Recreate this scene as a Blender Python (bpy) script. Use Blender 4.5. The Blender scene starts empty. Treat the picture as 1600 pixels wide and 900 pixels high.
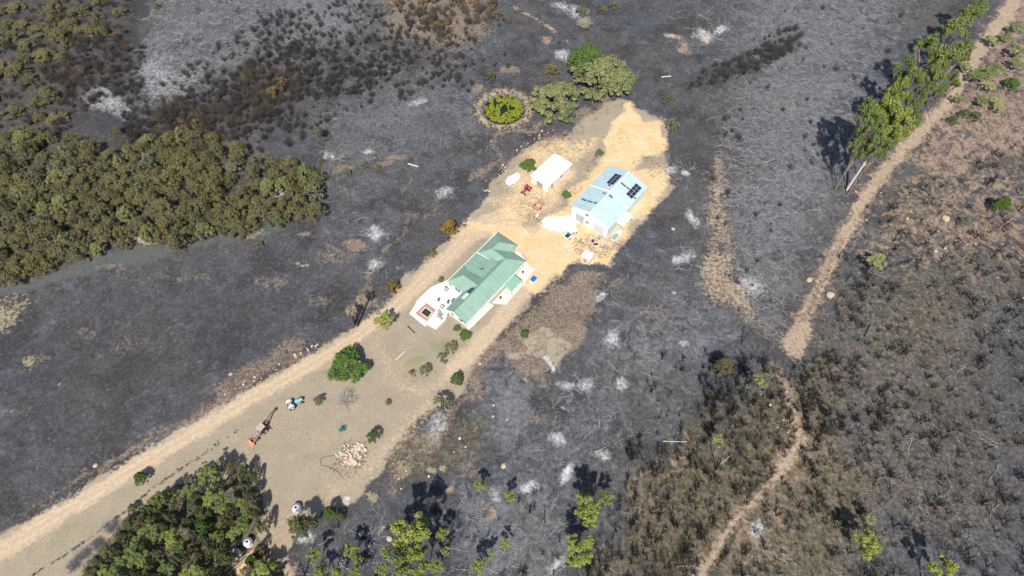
import bpy, math, random
import numpy as np
from mathutils import Vector, Matrix
rng = np.random.default_rng(7)
random.seed(7)
R = math.radians
# ------------------------------------------------------------------ camera, sky, sun, exposure
CAMH = 155.0; FPX = 1070.0; DEP = R(58)
scene = bpy.context.scene
C = scene.collection
cd = bpy.data.cameras.new('camera'); cam = bpy.data.objects.new('camera', cd); C.objects.link(cam)
cd.sensor_width = 36; cd.lens = 36 * FPX / 1600; cd.clip_start = 1; cd.clip_end = 6000
cam.location = (0, 0, CAMH); cam.rotation_euler = (R(32), 0, 0)
scene.camera = cam
world = bpy.data.worlds.new('World'); scene.world = world; world.use_nodes = True
SUND = Vector((14.4, 116, -155)).normalized()
sky = world.node_tree.nodes.new('ShaderNodeTexSky'); sky.sky_type = 'NISHITA'; sky.sun_disc = False
sky.sun_elevation = math.asin(-SUND.z); sky.sun_rotation = R(187)
bg = world.node_tree.nodes['Background']; bg.inputs[1].default_value = 0.10
world.node_tree.links.new(sky.outputs[0], bg.inputs[0])
sl = bpy.data.lights.new('sun', 'SUN'); sl.energy = 4.6; sl.angle = R(0.5); sl.color = (1, 0.955, 0.88)
so = bpy.data.objects.new('sun', sl); C.objects.link(so); so.location = (0, -40, 200)
so.rotation_euler = SUND.to_track_quat('-Z', 'Y').to_euler()
scene.view_settings.view_transform = 'Standard'; scene.view_settings.look = 'None'
scene.view_settings.gamma = 1; scene.view_settings.exposure = 0.35
scene.render.engine = 'CYCLES'
scene.cycles.max_bounces = 4

# ------------------------------------------------------------------ helpers
def G(px, py, z=0.0):
    """ground plan position (at height z) of a spot measured on the 1600 px photograph"""
    px = np.asarray(px, float); py = np.asarray(py, float)
    dx = (px - 800) / FPX; dy = -(py - 450) / FPX
    fy = math.cos(DEP) + dy * math.sin(DEP); fz = -math.sin(DEP) + dy * math.cos(DEP)
    t = (z - CAMH) / fz
    return dx * t, fy * t
def G2(px, py, z=0.0):
    a, b = G(px, py, z); return float(a), float(b)
def mpp(px, py):
    a = G2(px, py); b = G2(px + 1, py); return abs(b[0] - a[0])
_lat = [np.random.default_rng(100 + i).random((256, 256)) for i in range(8)]
def vnoise(x, y, sc, s=0):
    L = _lat[s % 8]; x = np.asarray(x, float) / sc + 37.3 * s; y = np.asarray(y, float) / sc + 91.7 * s
    xi = np.floor(x).astype(int); yi = np.floor(y).astype(int); fx = x - xi; fy = y - yi
    fx = fx * fx * (3 - 2 * fx); fy = fy * fy * (3 - 2 * fy)
    a = L[xi % 256, yi % 256]; b = L[(xi + 1) % 256, yi % 256]; c = L[xi % 256, (yi + 1) % 256]; d = L[(xi + 1) % 256, (yi + 1) % 256]
    return (a * (1 - fx) + b * fx) * (1 - fy) + (c * (1 - fx) + d * fx) * fy
def wpoly(poly): return np.stack(G(*np.array(poly, float).T), 1)
def sdist(X, Y, P):
    """signed distance to polygon, positive inside"""
    best = np.full(X.shape, 1e9); ins = np.zeros(X.shape, bool); n = len(P)
    for i in range(n):
        ax, ay = P[i]; bx, by = P[(i + 1) % n]; ex, ey = bx - ax, by - ay
        t = np.clip(((X - ax) * ex + (Y - ay) * ey) / (ex * ex + ey * ey + 1e-9), 0, 1)
        best = np.minimum(best, (X - ax - t * ex) ** 2 + (Y - ay - t * ey) ** 2)
        c = ((ay > Y) != (by > Y)) & (X < ex * (Y - ay) / (ey if abs(ey) > 1e-9 else 1e-9) + ax)
        ins ^= c
    d = np.sqrt(best); return np.where(ins, d, -d)
def ldist(X, Y, P, W):
    """half-width minus distance to polyline; also lateral distance"""
    best = np.full(X.shape, 1e9); w = np.zeros(X.shape)
    for i in range(len(P) - 1):
        ax, ay = P[i]; bx, by = P[i + 1]; ex, ey = bx - ax, by - ay
        t = np.clip(((X - ax) * ex + (Y - ay) * ey) / (ex * ex + ey * ey + 1e-9), 0, 1)
        d = (X - ax - t * ex) ** 2 + (Y - ay - t * ey) ** 2
        m = d < best; best = np.where(m, d, best); w = np.where(m, W[i] * (1 - t) + W[i + 1] * t, w)
    d = np.sqrt(best); return w - d, d

LAWN = [(-60,905),(-60,872),(0,842),(60,805),(130,765),(200,722),(300,662),(380,612),(470,565),(540,522),(600,478),(640,430),(690,385),(730,345),(755,318),(770,280),(800,250),(840,222),(890,212),(920,180),(960,152),(990,165),(1040,190),(1040,240),(1050,290),(1015,335),(962,395),(905,402),(865,425),(800,500),(745,560),(722,610),(705,640),(665,645),(622,690),(590,740),(545,788),(505,800),(470,800),(455,850),(440,960),(300,960),(60,960),(-60,960)]
SAND = [(945,215),(975,185),(985,165),(1010,180),(1042,196),(1035,225),(1002,240),(985,262),(1020,262),(1046,280),(1042,305),(1000,340),(975,380),(940,402),(905,398),(862,418),(830,450),(800,440),(815,405),(790,378),(740,360),(720,362),(745,345),(790,340),(835,345),(880,320),(920,275),(940,245)]
ROAD = [[(-80,905),(0,860),(60,824),(130,782),(200,738),(300,679),(400,618),(500,562),(560,525),(610,487),(660,437),(700,400),(730,368),(760,350),(800,340)],
        [(835,432),(810,462),(780,500),(750,535),(715,572),(690,598),(660,612),(630,606),(612,585),(600,560),(590,535)],
        [(790,378),(830,400),(850,415),(835,440)],
        [(690,605),(660,640),(620,680),(590,715),(560,745),(520,770)]]
ROADW = [[2.3,2.2,2.1,2.0,2.0,2.0,2.0,2.0,2.0,2.2,2.2,2.6,3,3.4,4], [2.6,2.3,2.1,2.0,1.9,1.7,1.4,1.2,1.1,1.0,.8], [4.5,4.5,4.5,3.5], [1.1,1.2,1.4,1.4,1.2,.8]]
TRACK = [[(1600,-20),(1585,5),(1555,45),(1520,95),(1490,150),(1450,195),(1410,235),(1375,275),(1350,310),(1330,350),(1308,390),(1290,430),(1270,470),(1250,510),(1238,545)],
         [(1215,570),(1225,600),(1240,650),(1250,690),(1215,740),(1170,790),(1130,840),(1095,900),(1080,930)],
         [(805,12),(830,24),(850,35),(870,50),(893,68)]]
TRACKW = [[2.3,2.2,2.0,1.8,1.6,1.5,1.4,1.4,1.3,1.2,1.1,1.0,1.0,1.1,1.2], [.4,.3,.5,1.0,.6,.5,.6,.8,.9], [.5,.6,.6,.5,.3]]
PONDC = G2(787,170)
PATIO_W = None
WL = [wpoly(p) for p in ROAD]; WT = [wpoly(p) for p in TRACK]; WLAWN = wpoly(LAWN); WSAND = wpoly(SAND)
RAVINE = wpoly([(228,-60),(215,40),(205,90),(185,150),(215,230),(300,240)])
def height(X, Y):
    X = np.asarray(X, float); Y = np.asarray(Y, float)
    flat = np.clip(1 - (sdist(X, Y, WLAWN) + 14) / 12, 0, 1)
    h = (vnoise(X, Y, 26, 1) - .5) * 1.6 + (vnoise(X, Y, 9, 2) - .5) * .5
    h = h * flat
    h += (vnoise(X, Y, 2.6, 3) - .5) * .12 + (vnoise(X, Y, 1.1, 4) - .5) * .09 * (.3 + .7 * flat)
    _, d = ldist(X, Y, RAVINE, [1] * len(RAVINE)); h -= 2.6 * np.exp(-(d / 5.0) ** 2)
    r = np.hypot(X - PONDC[0], Y - PONDC[1])
    h = np.where(r < 14, h * np.clip((r - 8) / 6, 0, 1), h)
    h += .45 * np.exp(-((r - 8.0) / 1.1) ** 2) - .9 * np.clip((7.2 - r) / 1.6, 0, 1)
    return h
def hz(x, y): return float(height(np.array([x]), np.array([y]))[0])

# ------------------------------------------------------------------ materials
def newmat(name):
    m = bpy.data.materials.new(name); m.use_nodes = True
    return m, m.node_tree, m.node_tree.nodes['Principled BSDF']
class N:
    def __init__(s, t): s.t = t
    def node(s, k, **kw):
        n = s.t.nodes.new(k)
        for a, b in kw.items(): setattr(n, a, b)
        return n
    def ln(s, a, b): s.t.links.new(a, b)
    def noise(s, scale, detail=4, rough=.55, vec=None, dist=0):
        n = s.node('ShaderNodeTexNoise'); n.inputs['Scale'].default_value = scale; n.inputs['Detail'].default_value = detail
        n.inputs['Roughness'].default_value = rough; n.inputs['Distortion'].default_value = dist
        if vec is not None: s.ln(vec, n.inputs['Vector'])
        return n.outputs['Fac']
    def math(s, op, a, b=None, clamp=False):
        n = s.node('ShaderNodeMath', operation=op); n.use_clamp = clamp
        for i, v in enumerate((a, b)):
            if v is None: continue
            if isinstance(v, (int, float)): n.inputs[i].default_value = v
            else: s.ln(v, n.inputs[i])
        return n.outputs[0]
    def mapr(s, v, a, b, c=0, d=1, smooth=False):
        n = s.node('ShaderNodeMapRange'); n.clamp = True
        if smooth: n.interpolation_type = 'SMOOTHSTEP'
        s.ln(v, n.inputs[0])
        for i, x in enumerate((a, b, c, d)): n.inputs[i + 1].default_value = x
        return n.outputs[0]
    def mix(s, f, a, b, mode='MIX'):
        n = s.node('ShaderNodeMix', data_type='RGBA', blend_type=mode)
        if isinstance(f, (int, float)): n.inputs[0].default_value = f
        else: s.ln(f, n.inputs[0])
        for k, v in ((6, a), (7, b)):
            if isinstance(v, tuple): n.inputs[k].default_value = (*v, 1)
            else: s.ln(v, n.inputs[k])
        return n.outputs[2]
MATS = {}
def pm(name, col, rough=.7, metal=0, var=.18, scale=2.0, spec=.3, dirt=None, bump=0):
    """procedural paint / wood / metal: base colour broken up by noise in object space"""
    if name in MATS: return MATS[name]
    m, t, b = newmat(name); n = N(t)
    tc = n.node('ShaderNodeTexCoord').outputs['Object']
    f = n.noise(scale, 5, .6, tc)
    c = n.mix(f, tuple(x * (1 - var) for x in col), tuple(min(1, x * (1 + var)) for x in col))
    if dirt: c = n.mix(n.mapr(n.noise(scale * 2.7, 6, .65, tc), .5, .68), c, dirt)
    n.ln(c, b.inputs['Base Color']); b.inputs['Roughness'].default_value = rough
    b.inputs['Metallic'].default_value = metal; b.inputs['Specular IOR Level'].default_value = spec
    if bump:
        bn = n.node('ShaderNodeBump'); bn.inputs['Strength'].default_value = bump; bn.inputs['Distance'].default_value = .05
        n.ln(n.noise(scale * 6, 4, .6, tc), bn.inputs['Height']); n.ln(bn.outputs[0], b.inputs['Normal'])
    MATS[name] = m; return m
def leafmat(name, a, b_, dead=None, deadf=.0, rnd=.35):
    if name in MATS: return MATS[name]
    m, t, b = newmat(name); n = N(t)
    g = n.node('ShaderNodeNewGeometry').outputs['Random Per Island']
    oi = n.node('ShaderNodeObjectInfo').outputs['Random']
    tc = n.node('ShaderNodeTexCoord').outputs['Object']
    cl = n.noise(3.0, 3, .6, tc)
    f = n.math('ADD', n.math('MULTIPLY', g, .55), n.math('MULTIPLY', n.mapr(cl, .3, .7), .45))
    c = n.mix(f, a, b_)
    c = n.mix(n.math('MULTIPLY', oi, rnd), c, tuple(x * k for x, k in zip(b_, (1.35, 1.1, .9))))
    if dead: c = n.mix(n.mapr(n.noise(1.7, 3, .6, tc), .62 - deadf, .72 - deadf), c, dead)
    n.ln(c, b.inputs['Base Color']); b.inputs['Roughness'].default_value = .65; b.inputs['Specular IOR Level'].default_value = .25
    tr = n.node('ShaderNodeBsdfTranslucent'); n.ln(c, tr.inputs[0])
    ms = n.node('ShaderNodeMixShader'); ms.inputs[0].default_value = .22
    n.ln(b.outputs[0], ms.inputs[1]); n.ln(tr.outputs[0], ms.inputs[2])
    n.ln(ms.outputs[0], t.nodes['Material Output'].inputs[0])
    MATS[name] = m; return m

def ground_material():
    m, t, b = newmat('burnt_earth'); n = N(t)
    pos = n.node('ShaderNodeNewGeometry').outputs['Position']
    at = [n.node('ShaderNodeAttribute', attribute_name='m%d' % i) for i in range(4)]
    ch = {}
    names = ['road','sand','white','lawn','rust','olive','wash','char','grass','brown','light','slick','rut','pale','straw','x']
    for i, a in enumerate(at):
        sp = n.node('ShaderNodeSeparateColor'); n.ln(a.outputs['Color'], sp.inputs[0])
        for j in range(3): ch[names[i * 4 + j]] = sp.outputs[j]
        ch[names[i * 4 + 3]] = a.outputs['Alpha']
    big = n.noise(.045, 4, .55, pos); mid = n.noise(.22, 6, .65, pos); fine = n.noise(1.1, 7, .72, pos); grit = n.noise(2.1, 5, .85, pos)
    mid2 = n.noise(.35, 6, .7, n.node('ShaderNodeVectorMath', operation='ADD').outputs[0] if False else pos, 1.2)
    # ash and char
    c = n.mix(n.mapr(mid, .33, .68), (.045, .0475, .054), (.092, .096, .106))
    c = n.mix(n.mapr(big, .42, .62), c, (.078, .072, .068), 'MIX') if False else c
    c = n.mix(n.math('MULTIPLY', n.mapr(big, .44, .58), .6), c, (.092, .080, .068))
    c = n.mix(n.math('MULTIPLY', n.mapr(n.noise(.09, 5, .6, pos), .50, .60), .7), c, (.034, .034, .037))
    c = n.mix(n.math('MULTIPLY', n.mapr(n.noise(.16, 6, .7, pos, .8), .54, .70), .45), c, (.160, .165, .175))
    c = n.mix(n.math('MULTIPLY', n.mapr(fine, .54, .72), .6), c, (.20, .203, .21))
    c = n.mix(n.math('MULTIPLY', n.mapr(grit, .50, .36), .70), c, (.026, .026, .030))
    c = n.mix(n.math('MULTIPLY', n.mapr(fine, .46, .34), .55), c, (.030, .031, .034))
    c = n.mix(n.math('MULTIPLY', n.mapr(grit, .58, .68), .6), c, (.30, .295, .29))
    def lay(c, key, col, amp=.8, w=.12, use=fine, op=1.0):
        v = n.math('ADD', ch[key], n.math('MULTIPLY', n.math('SUBTRACT', use, .5), amp * 2.2))
        f = n.mapr(v, .5 - w, .5 + w, smooth=True)
        f = n.math('MULTIPLY', f, n.mapr(ch[key], .02, .12))
        if op < 1: f = n.math('MULTIPLY', f, op)
        return n.mix(f, c, col)
    def tone(a, b_, f=fine, lo=.35, hi=.68): return n.mix(n.mapr(f, lo, hi), a, b_)
    c = lay(c, 'light', tone((.088, .092, .10), (.225, .23, .238)), 1.1, .35, mid2, .8)
    c = lay(c, 'slick', tone((.082, .089, .086), (.118, .123, .12)), .8, .35, fine, .8)
    c = lay(c, 'brown', tone((.085, .068, .058), (.30, .235, .18), grit, .40, .60), .7, .2)
    c = lay(c, 'olive', tone((.058, .052, .036), (.165, .140, .095), fine, .40, .62), .8, .25, mid2)
    c = lay(c, 'rust', tone((.17, .12, .088), (.37, .265, .195)), 1.0, .25, mid2)
    c = lay(c, 'char', tone((.032, .031, .033), (.085, .080, .080)), .7, .25, mid2, .85)
    c = lay(c, 'straw', tone((.20, .17, .10), (.32, .27, .18)), .8, .15)
    c = lay(c, 'lawn', n.mix(n.mapr(mid, .35, .7), tone((.255, .208, .155), (.395, .33, .25), grit), tone((.205, .175, .125), (.34, .288, .21), grit)), .4, .18)
    c = lay(c, 'pale', tone((.25, .19, .135), (.42, .325, .235)), 1.1, .3, fine)
    c = lay(c, 'grass', tone((.12, .16, .055), (.26, .25, .12)), .7, .3, fine, .75)
    c = lay(c, 'road', tone((.38, .29, .195), (.52, .405, .285)), .4, .3)
    c = lay(c, 'rut', tone((.50, .395, .27), (.60, .48, .345)), .5, .3, fine, .6)
    c = lay(c, 'sand', n.mix(n.mapr(mid, .35, .65), tone((.50, .335, .165), (.64, .455, .245)), tone((.55, .415, .25), (.68, .535, .35))), .45, .22)
    c = lay(c, 'wash', tone((.20, .205, .215), (.66, .66, .655), fine, .30, .62), .5, .48, fine, .9)
    c = lay(c, 'white', tone((.76, .73, .66), (.85, .83, .78)), .4, .15)
    n.ln(c, b.inputs['Base Color']); b.inputs['Roughness'].default_value = .95; b.inputs['Specular IOR Level'].default_value = .1
    bp = n.node('ShaderNodeBump'); bp.inputs['Strength'].default_value = .6; bp.inputs['Distance'].default_value = .22
    hsum = n.math('ADD', n.math('MULTIPLY', fine, .8), n.math('MULTIPLY', grit, .35))
    damp = n.math('MAXIMUM', ch['road'], n.math('MAXIMUM', ch['sand'], ch['lawn']))
    n.ln(n.math('MULTIPLY', hsum, n.mapr(damp, 0, 1, 1, .12)), bp.inputs['Height']); n.ln(bp.outputs[0], b.inputs['Normal'])
    return m

# ------------------------------------------------------------------ ground
def axis(lo, hi, step, far):
    a = list(np.arange(lo, hi + step / 2, step)); s = step
    e = a[-1]
    while e < far: s *= 1.35; e += s; a.append(e)
    s = step; e = a[0]; pre = []
    while e > -far: s *= 1.35; e -= s; pre.append(e)
    return np.array(pre[::-1] + a)
def build_ground():
    xs = axis(-196, 196, .5, 1500); ys = axis(14, 232, .5, 1500)
    X, Y = np.meshgrid(xs, ys); nx, ny = len(xs), len(ys)
    X = X.ravel(); Y = Y.ravel(); Z = height(X, Y)
    M = {k: np.zeros(X.shape) for k in ['road','sand','white','lawn','rust','olive','wash','char','grass','brown','light','slick','rut','pale','straw','x']}
    XW = X + (vnoise(X, Y, 7, 5) - .5) * 5.5 + (vnoise(X, Y, 2.6, 6) - .5) * 2.4; YW = Y + (vnoise(X, Y, 7, 7) - .5) * 6.5 + (vnoise(X, Y, 2.6, 0) - .5) * 2.8
    XV = X + (vnoise(X, Y, 3.1, 5) - .5) * 2.2; YV = Y + (vnoise(X, Y, 3.1, 7) - .5) * 2.4
    def poly(k, pts, soft=1.0, val=1.0):
        d = sdist(XW, YW, wpoly(pts)) if soft >= 1.4 else sdist(XV, YV, wpoly(pts)); M[k] = np.maximum(M[k], val * np.clip(.5 + d / (2 * soft), 0, 1))
    def ell(k, px, py, rx, ry, val=1.0, rot=0, soft=.5):
        cx, cy = G2(px, py); s = mpp(px, py); a = rx * s; b_ = ry * s / (math.sin(DEP) * .95)
        dx, dy = XW*.6 + X*.4 - cx, YW*.6 + Y*.4 - cy; u = dx * math.cos(rot) + dy * math.sin(rot); v = -dx * math.sin(rot) + dy * math.cos(rot)
        q = np.sqrt((u / a) ** 2 + (v / b_) ** 2)
        M[k] = np.maximum(M[k], val * np.clip((1.5 - q) / 1.0 if soft >= .5 else (1 - q) / soft + .5, 0, 1))
    M['lawn'] = np.clip(.5 + sdist(XV, YV, WLAWN) / 3.0, 0, 1)
    M['sand'] = np.clip(.5 + sdist(XW, YW, WSAND) / 4.5, 0, 1)
    for q_, (P, W) in enumerate(zip(WL, ROADW)):
        v, d = ldist(X, Y, P, W); M['road'] = np.maximum(M['road'], np.clip(.5 + (v + (vnoise(X, Y, 4, 2) - .5) * 1.1 + (vnoise(X, Y, 1.3, 4) - .5) * .8) / 2.2, 0, 1)); M['pale'] = np.maximum(M['pale'], .52 * np.clip(.5 + (v + 1.3) / 3, 0, 1))
        M['rut'] = np.maximum(M['rut'], np.exp(-((d - .85) / .4) ** 2) * (.62 if q_ in (0, 2) else .3) * (M['road'] > .4))
    M['road'] *= 1 - .75 * np.exp(-(sdist(X, Y, wpoly([(690,600),(640,600),(600,560),(590,535),(580,600),(540,770),(600,730),(700,640)])).clip(-1e3, 0) / 4) ** 2) * .75
    for i, (P, W) in enumerate(zip(WT, TRACKW)):
        v, d = ldist(X, Y, P, W); v = v + (vnoise(X, Y, 3, 2) - .5) * 1.4 + (vnoise(X, Y, 1.2, 3) - .5) * .8; m = np.clip(.5 + v / 1.8, 0, 1)
        if i == 0: m = np.where(Y < 114, np.maximum(m * .3, np.exp(-((d - .95) / .42) ** 2) * .72), m); e_ = G2(1238, 545); m = np.maximum(m, np.clip(1.3 - np.hypot(X - e_[0], (Y - e_[1] - 1) * .6) / 2.4, 0, .8))
        M['pale'] = np.maximum(M['pale'], m * (1, 1, .75)[i])
        if i < 2: M['rust'] = np.maximum(M['rust'], np.clip(.5 + (v + 1.6) / 3, 0, 1) * .62)
    # pond bank
    r = np.hypot(X - PONDC[0], Y - PONDC[1]); M['pale'] = np.maximum(M['pale'], np.exp(-((r - 8.0) / 1.7) ** 2) * .58); M['olive'] = np.maximum(M['olive'], np.exp(-((r - 9) / 1.2) ** 2))
    # white blown yards and ash heaps
    for a in [(874,346,30,13),(803,275,8,10),(866,345,24,10),(830,420,1,1)]: ell('white', *a, val=.74, soft=.9)
    for a in [(940,463,10,6),(912,608,13,9),(868,690,12,8),(947,717,12,7),(1057,462,3,3),(970,602,10,9),(676,665,12,16),(1187,833,9,8),(768,775,9,8),
              (828,768,15,8),(832,758,10,5),(860,884,16,9),(580,362,10,7),(590,410,9,7),(524,243,5,8),(512,240,5,8),(575,236,9,5),(1075,268,6,5),(1055,400,9,6),(1000,345,4,3),
              (890,745,8,12),(543,788,5,6),(485,835,14,8),(882,632,4,3),(1045,262,16,10),(1065,398,18,8),(1080,335,8,12),(830,595,3,3),(965,538,5,4)]:
        ell('wash', *a, val=.50 + .28 * random.random())
    poly('wash', [(848,560),(856,560),(869,580),(862,584)], .5)
    for a in [(580,362,12,9),(592,408,12,9),(165,150,30,19),(190,165,14,14),(960,540,12,14),(1060,540,9,5),(1170,450,20,14),(440,300,10,7),(652,165,12,6),(905,15,14,10),(700,300,14,10),(885,600,12,6),(880,10,14,8)]:
        ell('wash', *a, val=.52)
    # lighter bluish ash sweeps
    poly('light', [(205,110),(250,-60),(420,-60),(440,40),(380,110),(320,135),(262,165),(225,140)], 5, .5)
    poly('light', [(1150,-60),(1450,-60),(1400,60),(1330,250),(1250,400),(1180,500),(1120,420),(1120,200)], 14, .62)
    poly('light', [(400,-60),(600,-60),(560,60),(420,100)], 10, .7)
    poly('light', [(765,590),(830,570),(850,640),(790,700),(740,690)], 5, .8)
    poly('light', [(480,170),(720,90),(790,180),(740,230),(600,300),(560,420),(520,300)], 14, .55)
    poly('light', [(700,760),(900,640),(1000,560),(1100,560),(900,760),(900,930),(680,930)], 10, .55)
    poly('wash', [(215,90),(255,95),(300,120),(290,150),(262,158),(228,140),(212,115)], 6, .35)
    poly('light', [(1210,800),(1300,560),(1350,430),(1600,560),(1650,940),(1350,940)], 20, .35)
    poly('char', [(-60,520),(150,440),(400,400),(620,380),(640,420),(380,590),(200,700),(-60,850)], 16, .47)
    poly('char', [(420,200),(740,130),(780,230),(620,370),(420,380)], 16, .34)
    poly('light', [(1000,420),(1240,440),(1200,560),(1000,640),(900,560)], 14, .55)
    poly('light', [(-60,-60)] and [(1130,120),(1420,20),(1330,290),(1240,480),(1150,420)], 14, .66)
    # grey green drainage strip left
    poly('slick', [(-60,470),(-60,446),(60,432),(150,398),(215,384),(290,385),(380,362),(440,350),(450,358),(380,375),(250,402),(150,425),(60,448),(0,462)], 1.2)
    ell('pale', 215, 378, 26, 5, .75, .12)
    poly('straw', [(-60,475),(0,462),(45,458),(55,475),(30,500),(0,520),(-60,540)], 4, .56)
    for a in [(150,590,34,20),(285,600,34,22),(110,690,42,26),(330,480,40,16),(200,640,24,14),(240,470,30,12),(60,740,30,16),(420,500,30,16),(640,360,34,18),(560,330,40,14),(680,190,40,22),(480,250,20,12),(1080,200,40,20),(1000,650,30,30),(900,560,30,16),(770,690,20,16),(1000,470,40,14)]: ell('char', *a, val=.5)
    for a in [(60,560,26,10),(130,520,26,12),(210,530,34,16),(420,440,34,12),(520,400,40,14),(300,440,40,8),(170,420,30,8),(500,470,26,12),(30,640,20,8),(900,500,30,10),(960,440,20,12),(1020,490,30,8),(730,720,30,30),(830,660,20,12)]: ell('brown', *a, val=.48)
    for a in [(45,565,16,14),(100,605,10,6),(400,365,22,5),(470,405,20,5)]: ell('straw', *a, val=.5)
    # burnt thicket floors
    poly('olive', [(-60,-60),(190,-60),(205,40),(150,110),(110,180),(60,240),(0,260),(-60,260)], 6, .50)
    poly('char', [(-60,-60),(190,-60),(215,40),(190,150),(230,230),(60,240),(-60,260)], 8, .56)
    poly('brown', [(560,-60),(790,-60),(770,60),(720,80),(600,70)], 8, .62)
    poly('char', [(180,160),(260,165),(330,140),(400,95),(560,90),(620,80),(560,140),(420,190),(330,230),(230,230),(190,200)], 12, .58)
    poly('char', [(1080,130),(1130,95),(1200,60),(1250,40),(1240,80),(1180,110),(1130,130),(1080,145)], 2.5, .75)
    poly('brown', [(590,380),(700,300),(770,270),(790,215),(900,195),(980,150),(960,145),(870,190),(780,205),(760,260),(680,320),(600,390),(560,470),(600,470)], 2, .75)
    poly('brown', [(0,840),(110,745),(250,665),(330,600),(400,560),(480,520),(480,560),(380,618),(270,680),(130,762),(0,845)], 2.0, .62)
    poly('brown', [(865,428),(935,420),(930,470),(905,520),(860,600),(790,560),(745,625),(715,640),(640,740),(600,760),(620,700),(700,645),(745,560),(800,500)], 2.5, .95)
    poly('brown', [(1095,270),(1120,230),(1145,380),(1150,440),(1190,520),(1240,520),(1230,560),(1170,540),(1110,470),(1095,350)], 3, .62)
    poly('pale', [(1097,400),(1150,400),(1150,440),(1178,500),(1150,500),(1100,460)], 2, .56); poly('pale', [(1100,270),(1122,250),(1132,390),(1100,390)], 2, .44)
    poly('char', [(1108,280),(1118,280),(1130,380),(1140,440),(1128,440),(1115,380)], 1.0, .62)
    poly('char', [(1100,440),(1140,500),(1200,530),(1210,545),(1160,535),(1110,480)], 2.0, .7)
    poly('char', [(1020,200),(1100,215),(1120,320),(1090,300),(1050,240)], 4, .55)
    poly('pale', [(815,520),(850,512),(885,530),(890,545),(870,575),(845,555),(815,545)], 1.4, .0)
    poly('lawn', [(812,520),(850,512),(885,528),(890,545),(873,578),(845,558),(815,548)], 1.2, .85)
    poly('lawn', [(795,555),(822,545),(822,560),(800,570)], 1.0, .8)
    # scrub on the lower right
    poly('olive', [(900,930),(930,850),(975,740),(1090,670),(1190,580),(1250,560),(1300,520),(1330,700),(1400,760),(1330,930)], 8, .80)
    poly('olive', [(1240,400),(1650,350),(1650,930),(1300,930),(1230,640)], 20, .47)
    poly('brown', [(1240,420),(1650,330),(1650,930),(1180,930),(1230,640)], 20, .41)
    poly('char', [(1235,570),(1300,545),(1320,600),(1290,700),(1255,720),(1250,640)], 7, .52); poly('char', [(1090,550),(1160,555),(1180,640),(1140,700),(1095,650)], 7, .5); poly('char', [(1300,650),(1400,600),(1420,640),(1330,720)], 6, .55); poly('char', [(1310,760),(1420,740),(1430,800),(1330,800)], 6, .55); poly('char', [(1180,780),(1260,740),(1280,780),(1200,820)], 5, .4)
    poly('char', [(1330,540),(1650,420),(1650,930),(1450,930),(1340,700)], 20, .47)
    poly('olive', [(600,700),(760,640),(780,690),(720,750),(640,770)], 5, .6)
    poly('rust', [(1440,190),(1480,150),(1520,110),(1600,40),(1650,40),(1650,270),(1560,250),(1500,300),(1440,280),(1400,260)], 6, .56)
    poly('rust', [(1600,-60),(1530,100),(1500,150),(1650,150),(1650,-60)], 4, .58)
    poly('rust', [(1370,280),(1500,240),(1650,260),(1650,440),(1400,420),(1320,420),(1250,560),(1240,530),(1320,380)], 10, .46)
    poly('olive', [(1380,200),(1640,60),(1640,450),(1250,560),(1320,380)], 10, .45)
    poly('rust', [(970,760),(1060,690),(1100,700),(1000,790),(960,830)], 5, .5)
    poly('rust', [(1090,930),(1130,850),(1250,700),(1270,640),(1240,600),(1300,560),(1300,680),(1280,780),(1180,930)], 6, .5)
    poly('pale', [(1205,535),(1228,520),(1245,500),(1262,500),(1262,530),(1240,555),(1225,545)], 1.5, .9)
    poly('char', [(1150,500),(1180,525),(1225,528),(1240,515),(1250,530),(1225,555),(1190,560),(1150,530)], 2, .8); poly('brown', [(1140,470),(1165,505),(1200,520),(1225,520),(1220,532),(1180,530),(1140,500)], 1.5, .62)
    for a in [(1240,650,10,14),(1245,690,10,12),(1060,60,14,8),(1100,55,10,6),(1075,75,14,8),(855,60,8,10)]: ell('rust', *a, val=.75)
    for a in [(1100,50,14,10),(1130,48,12,8),(880,85,12,12),(1050,58,10,6)]: ell('wash', *a, val=.55)
    for a in [(700,775,14,6),(690,790,9,6),(760,800,5,12),(610,770,6,8),(1535,105,12,8)]: ell('rust', *a, val=.68, rot=.5)
    for a in [(630,730,14,14),(665,735,10,8),(690,730,10,8),(575,775,14,10),(590,840,5,5),(995,185,8,5)]: ell('straw', *a, val=.66)
    for a in [(540,265,14,8),(620,250,30,9),(600,262,20,6),(480,360,14,4),(550,385,20,7),(800,110,16,10),(740,140,10,10),(800,190,30,4)]: ell('brown', *a, val=.8)
    # lawn greens and bare patches
    for a in [(740,500,8,10),(720,515,14,6),(690,540,24,14),(630,420,6,3),(500,585,10,5),(730,480,10,6),(720,385,10,4),(655,560,22,9),(640,590,8,5),(930,240,6,5)]: ell('grass', *a, val=.6)
    poly('grass', [(0,900),(100,825),(220,755),(300,712),(260,745),(140,830),(60,900)], 2, .40)
    for a in [(640,565,12,7),(500,680,14,12),(520,740,20,12),(445,800,16,14),(430,830,14,30),(560,715,22,18)]: ell('pale', *a, val=.55)
    poly('pale', [(450,800),(470,800),(455,870),(440,930),(425,930),(430,860)], 1.5, .8)
    poly('sand', [(385,870),(398,858),(412,868),(380,895),(365,905),(362,895)], .8, .85)
    poly('sand', [(760,330),(800,290),(790,270),(830,225),(900,215),(930,200),(945,215),(900,260),(885,310),(840,345),(790,345)], 3, .56)
    ell('rust', 405, 858, 12, 8, 1.0)
    for a in [(905,395,14,7),(872,420,12,6),(945,375,20,8)]: ell('brown', *a, val=.6)
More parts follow.
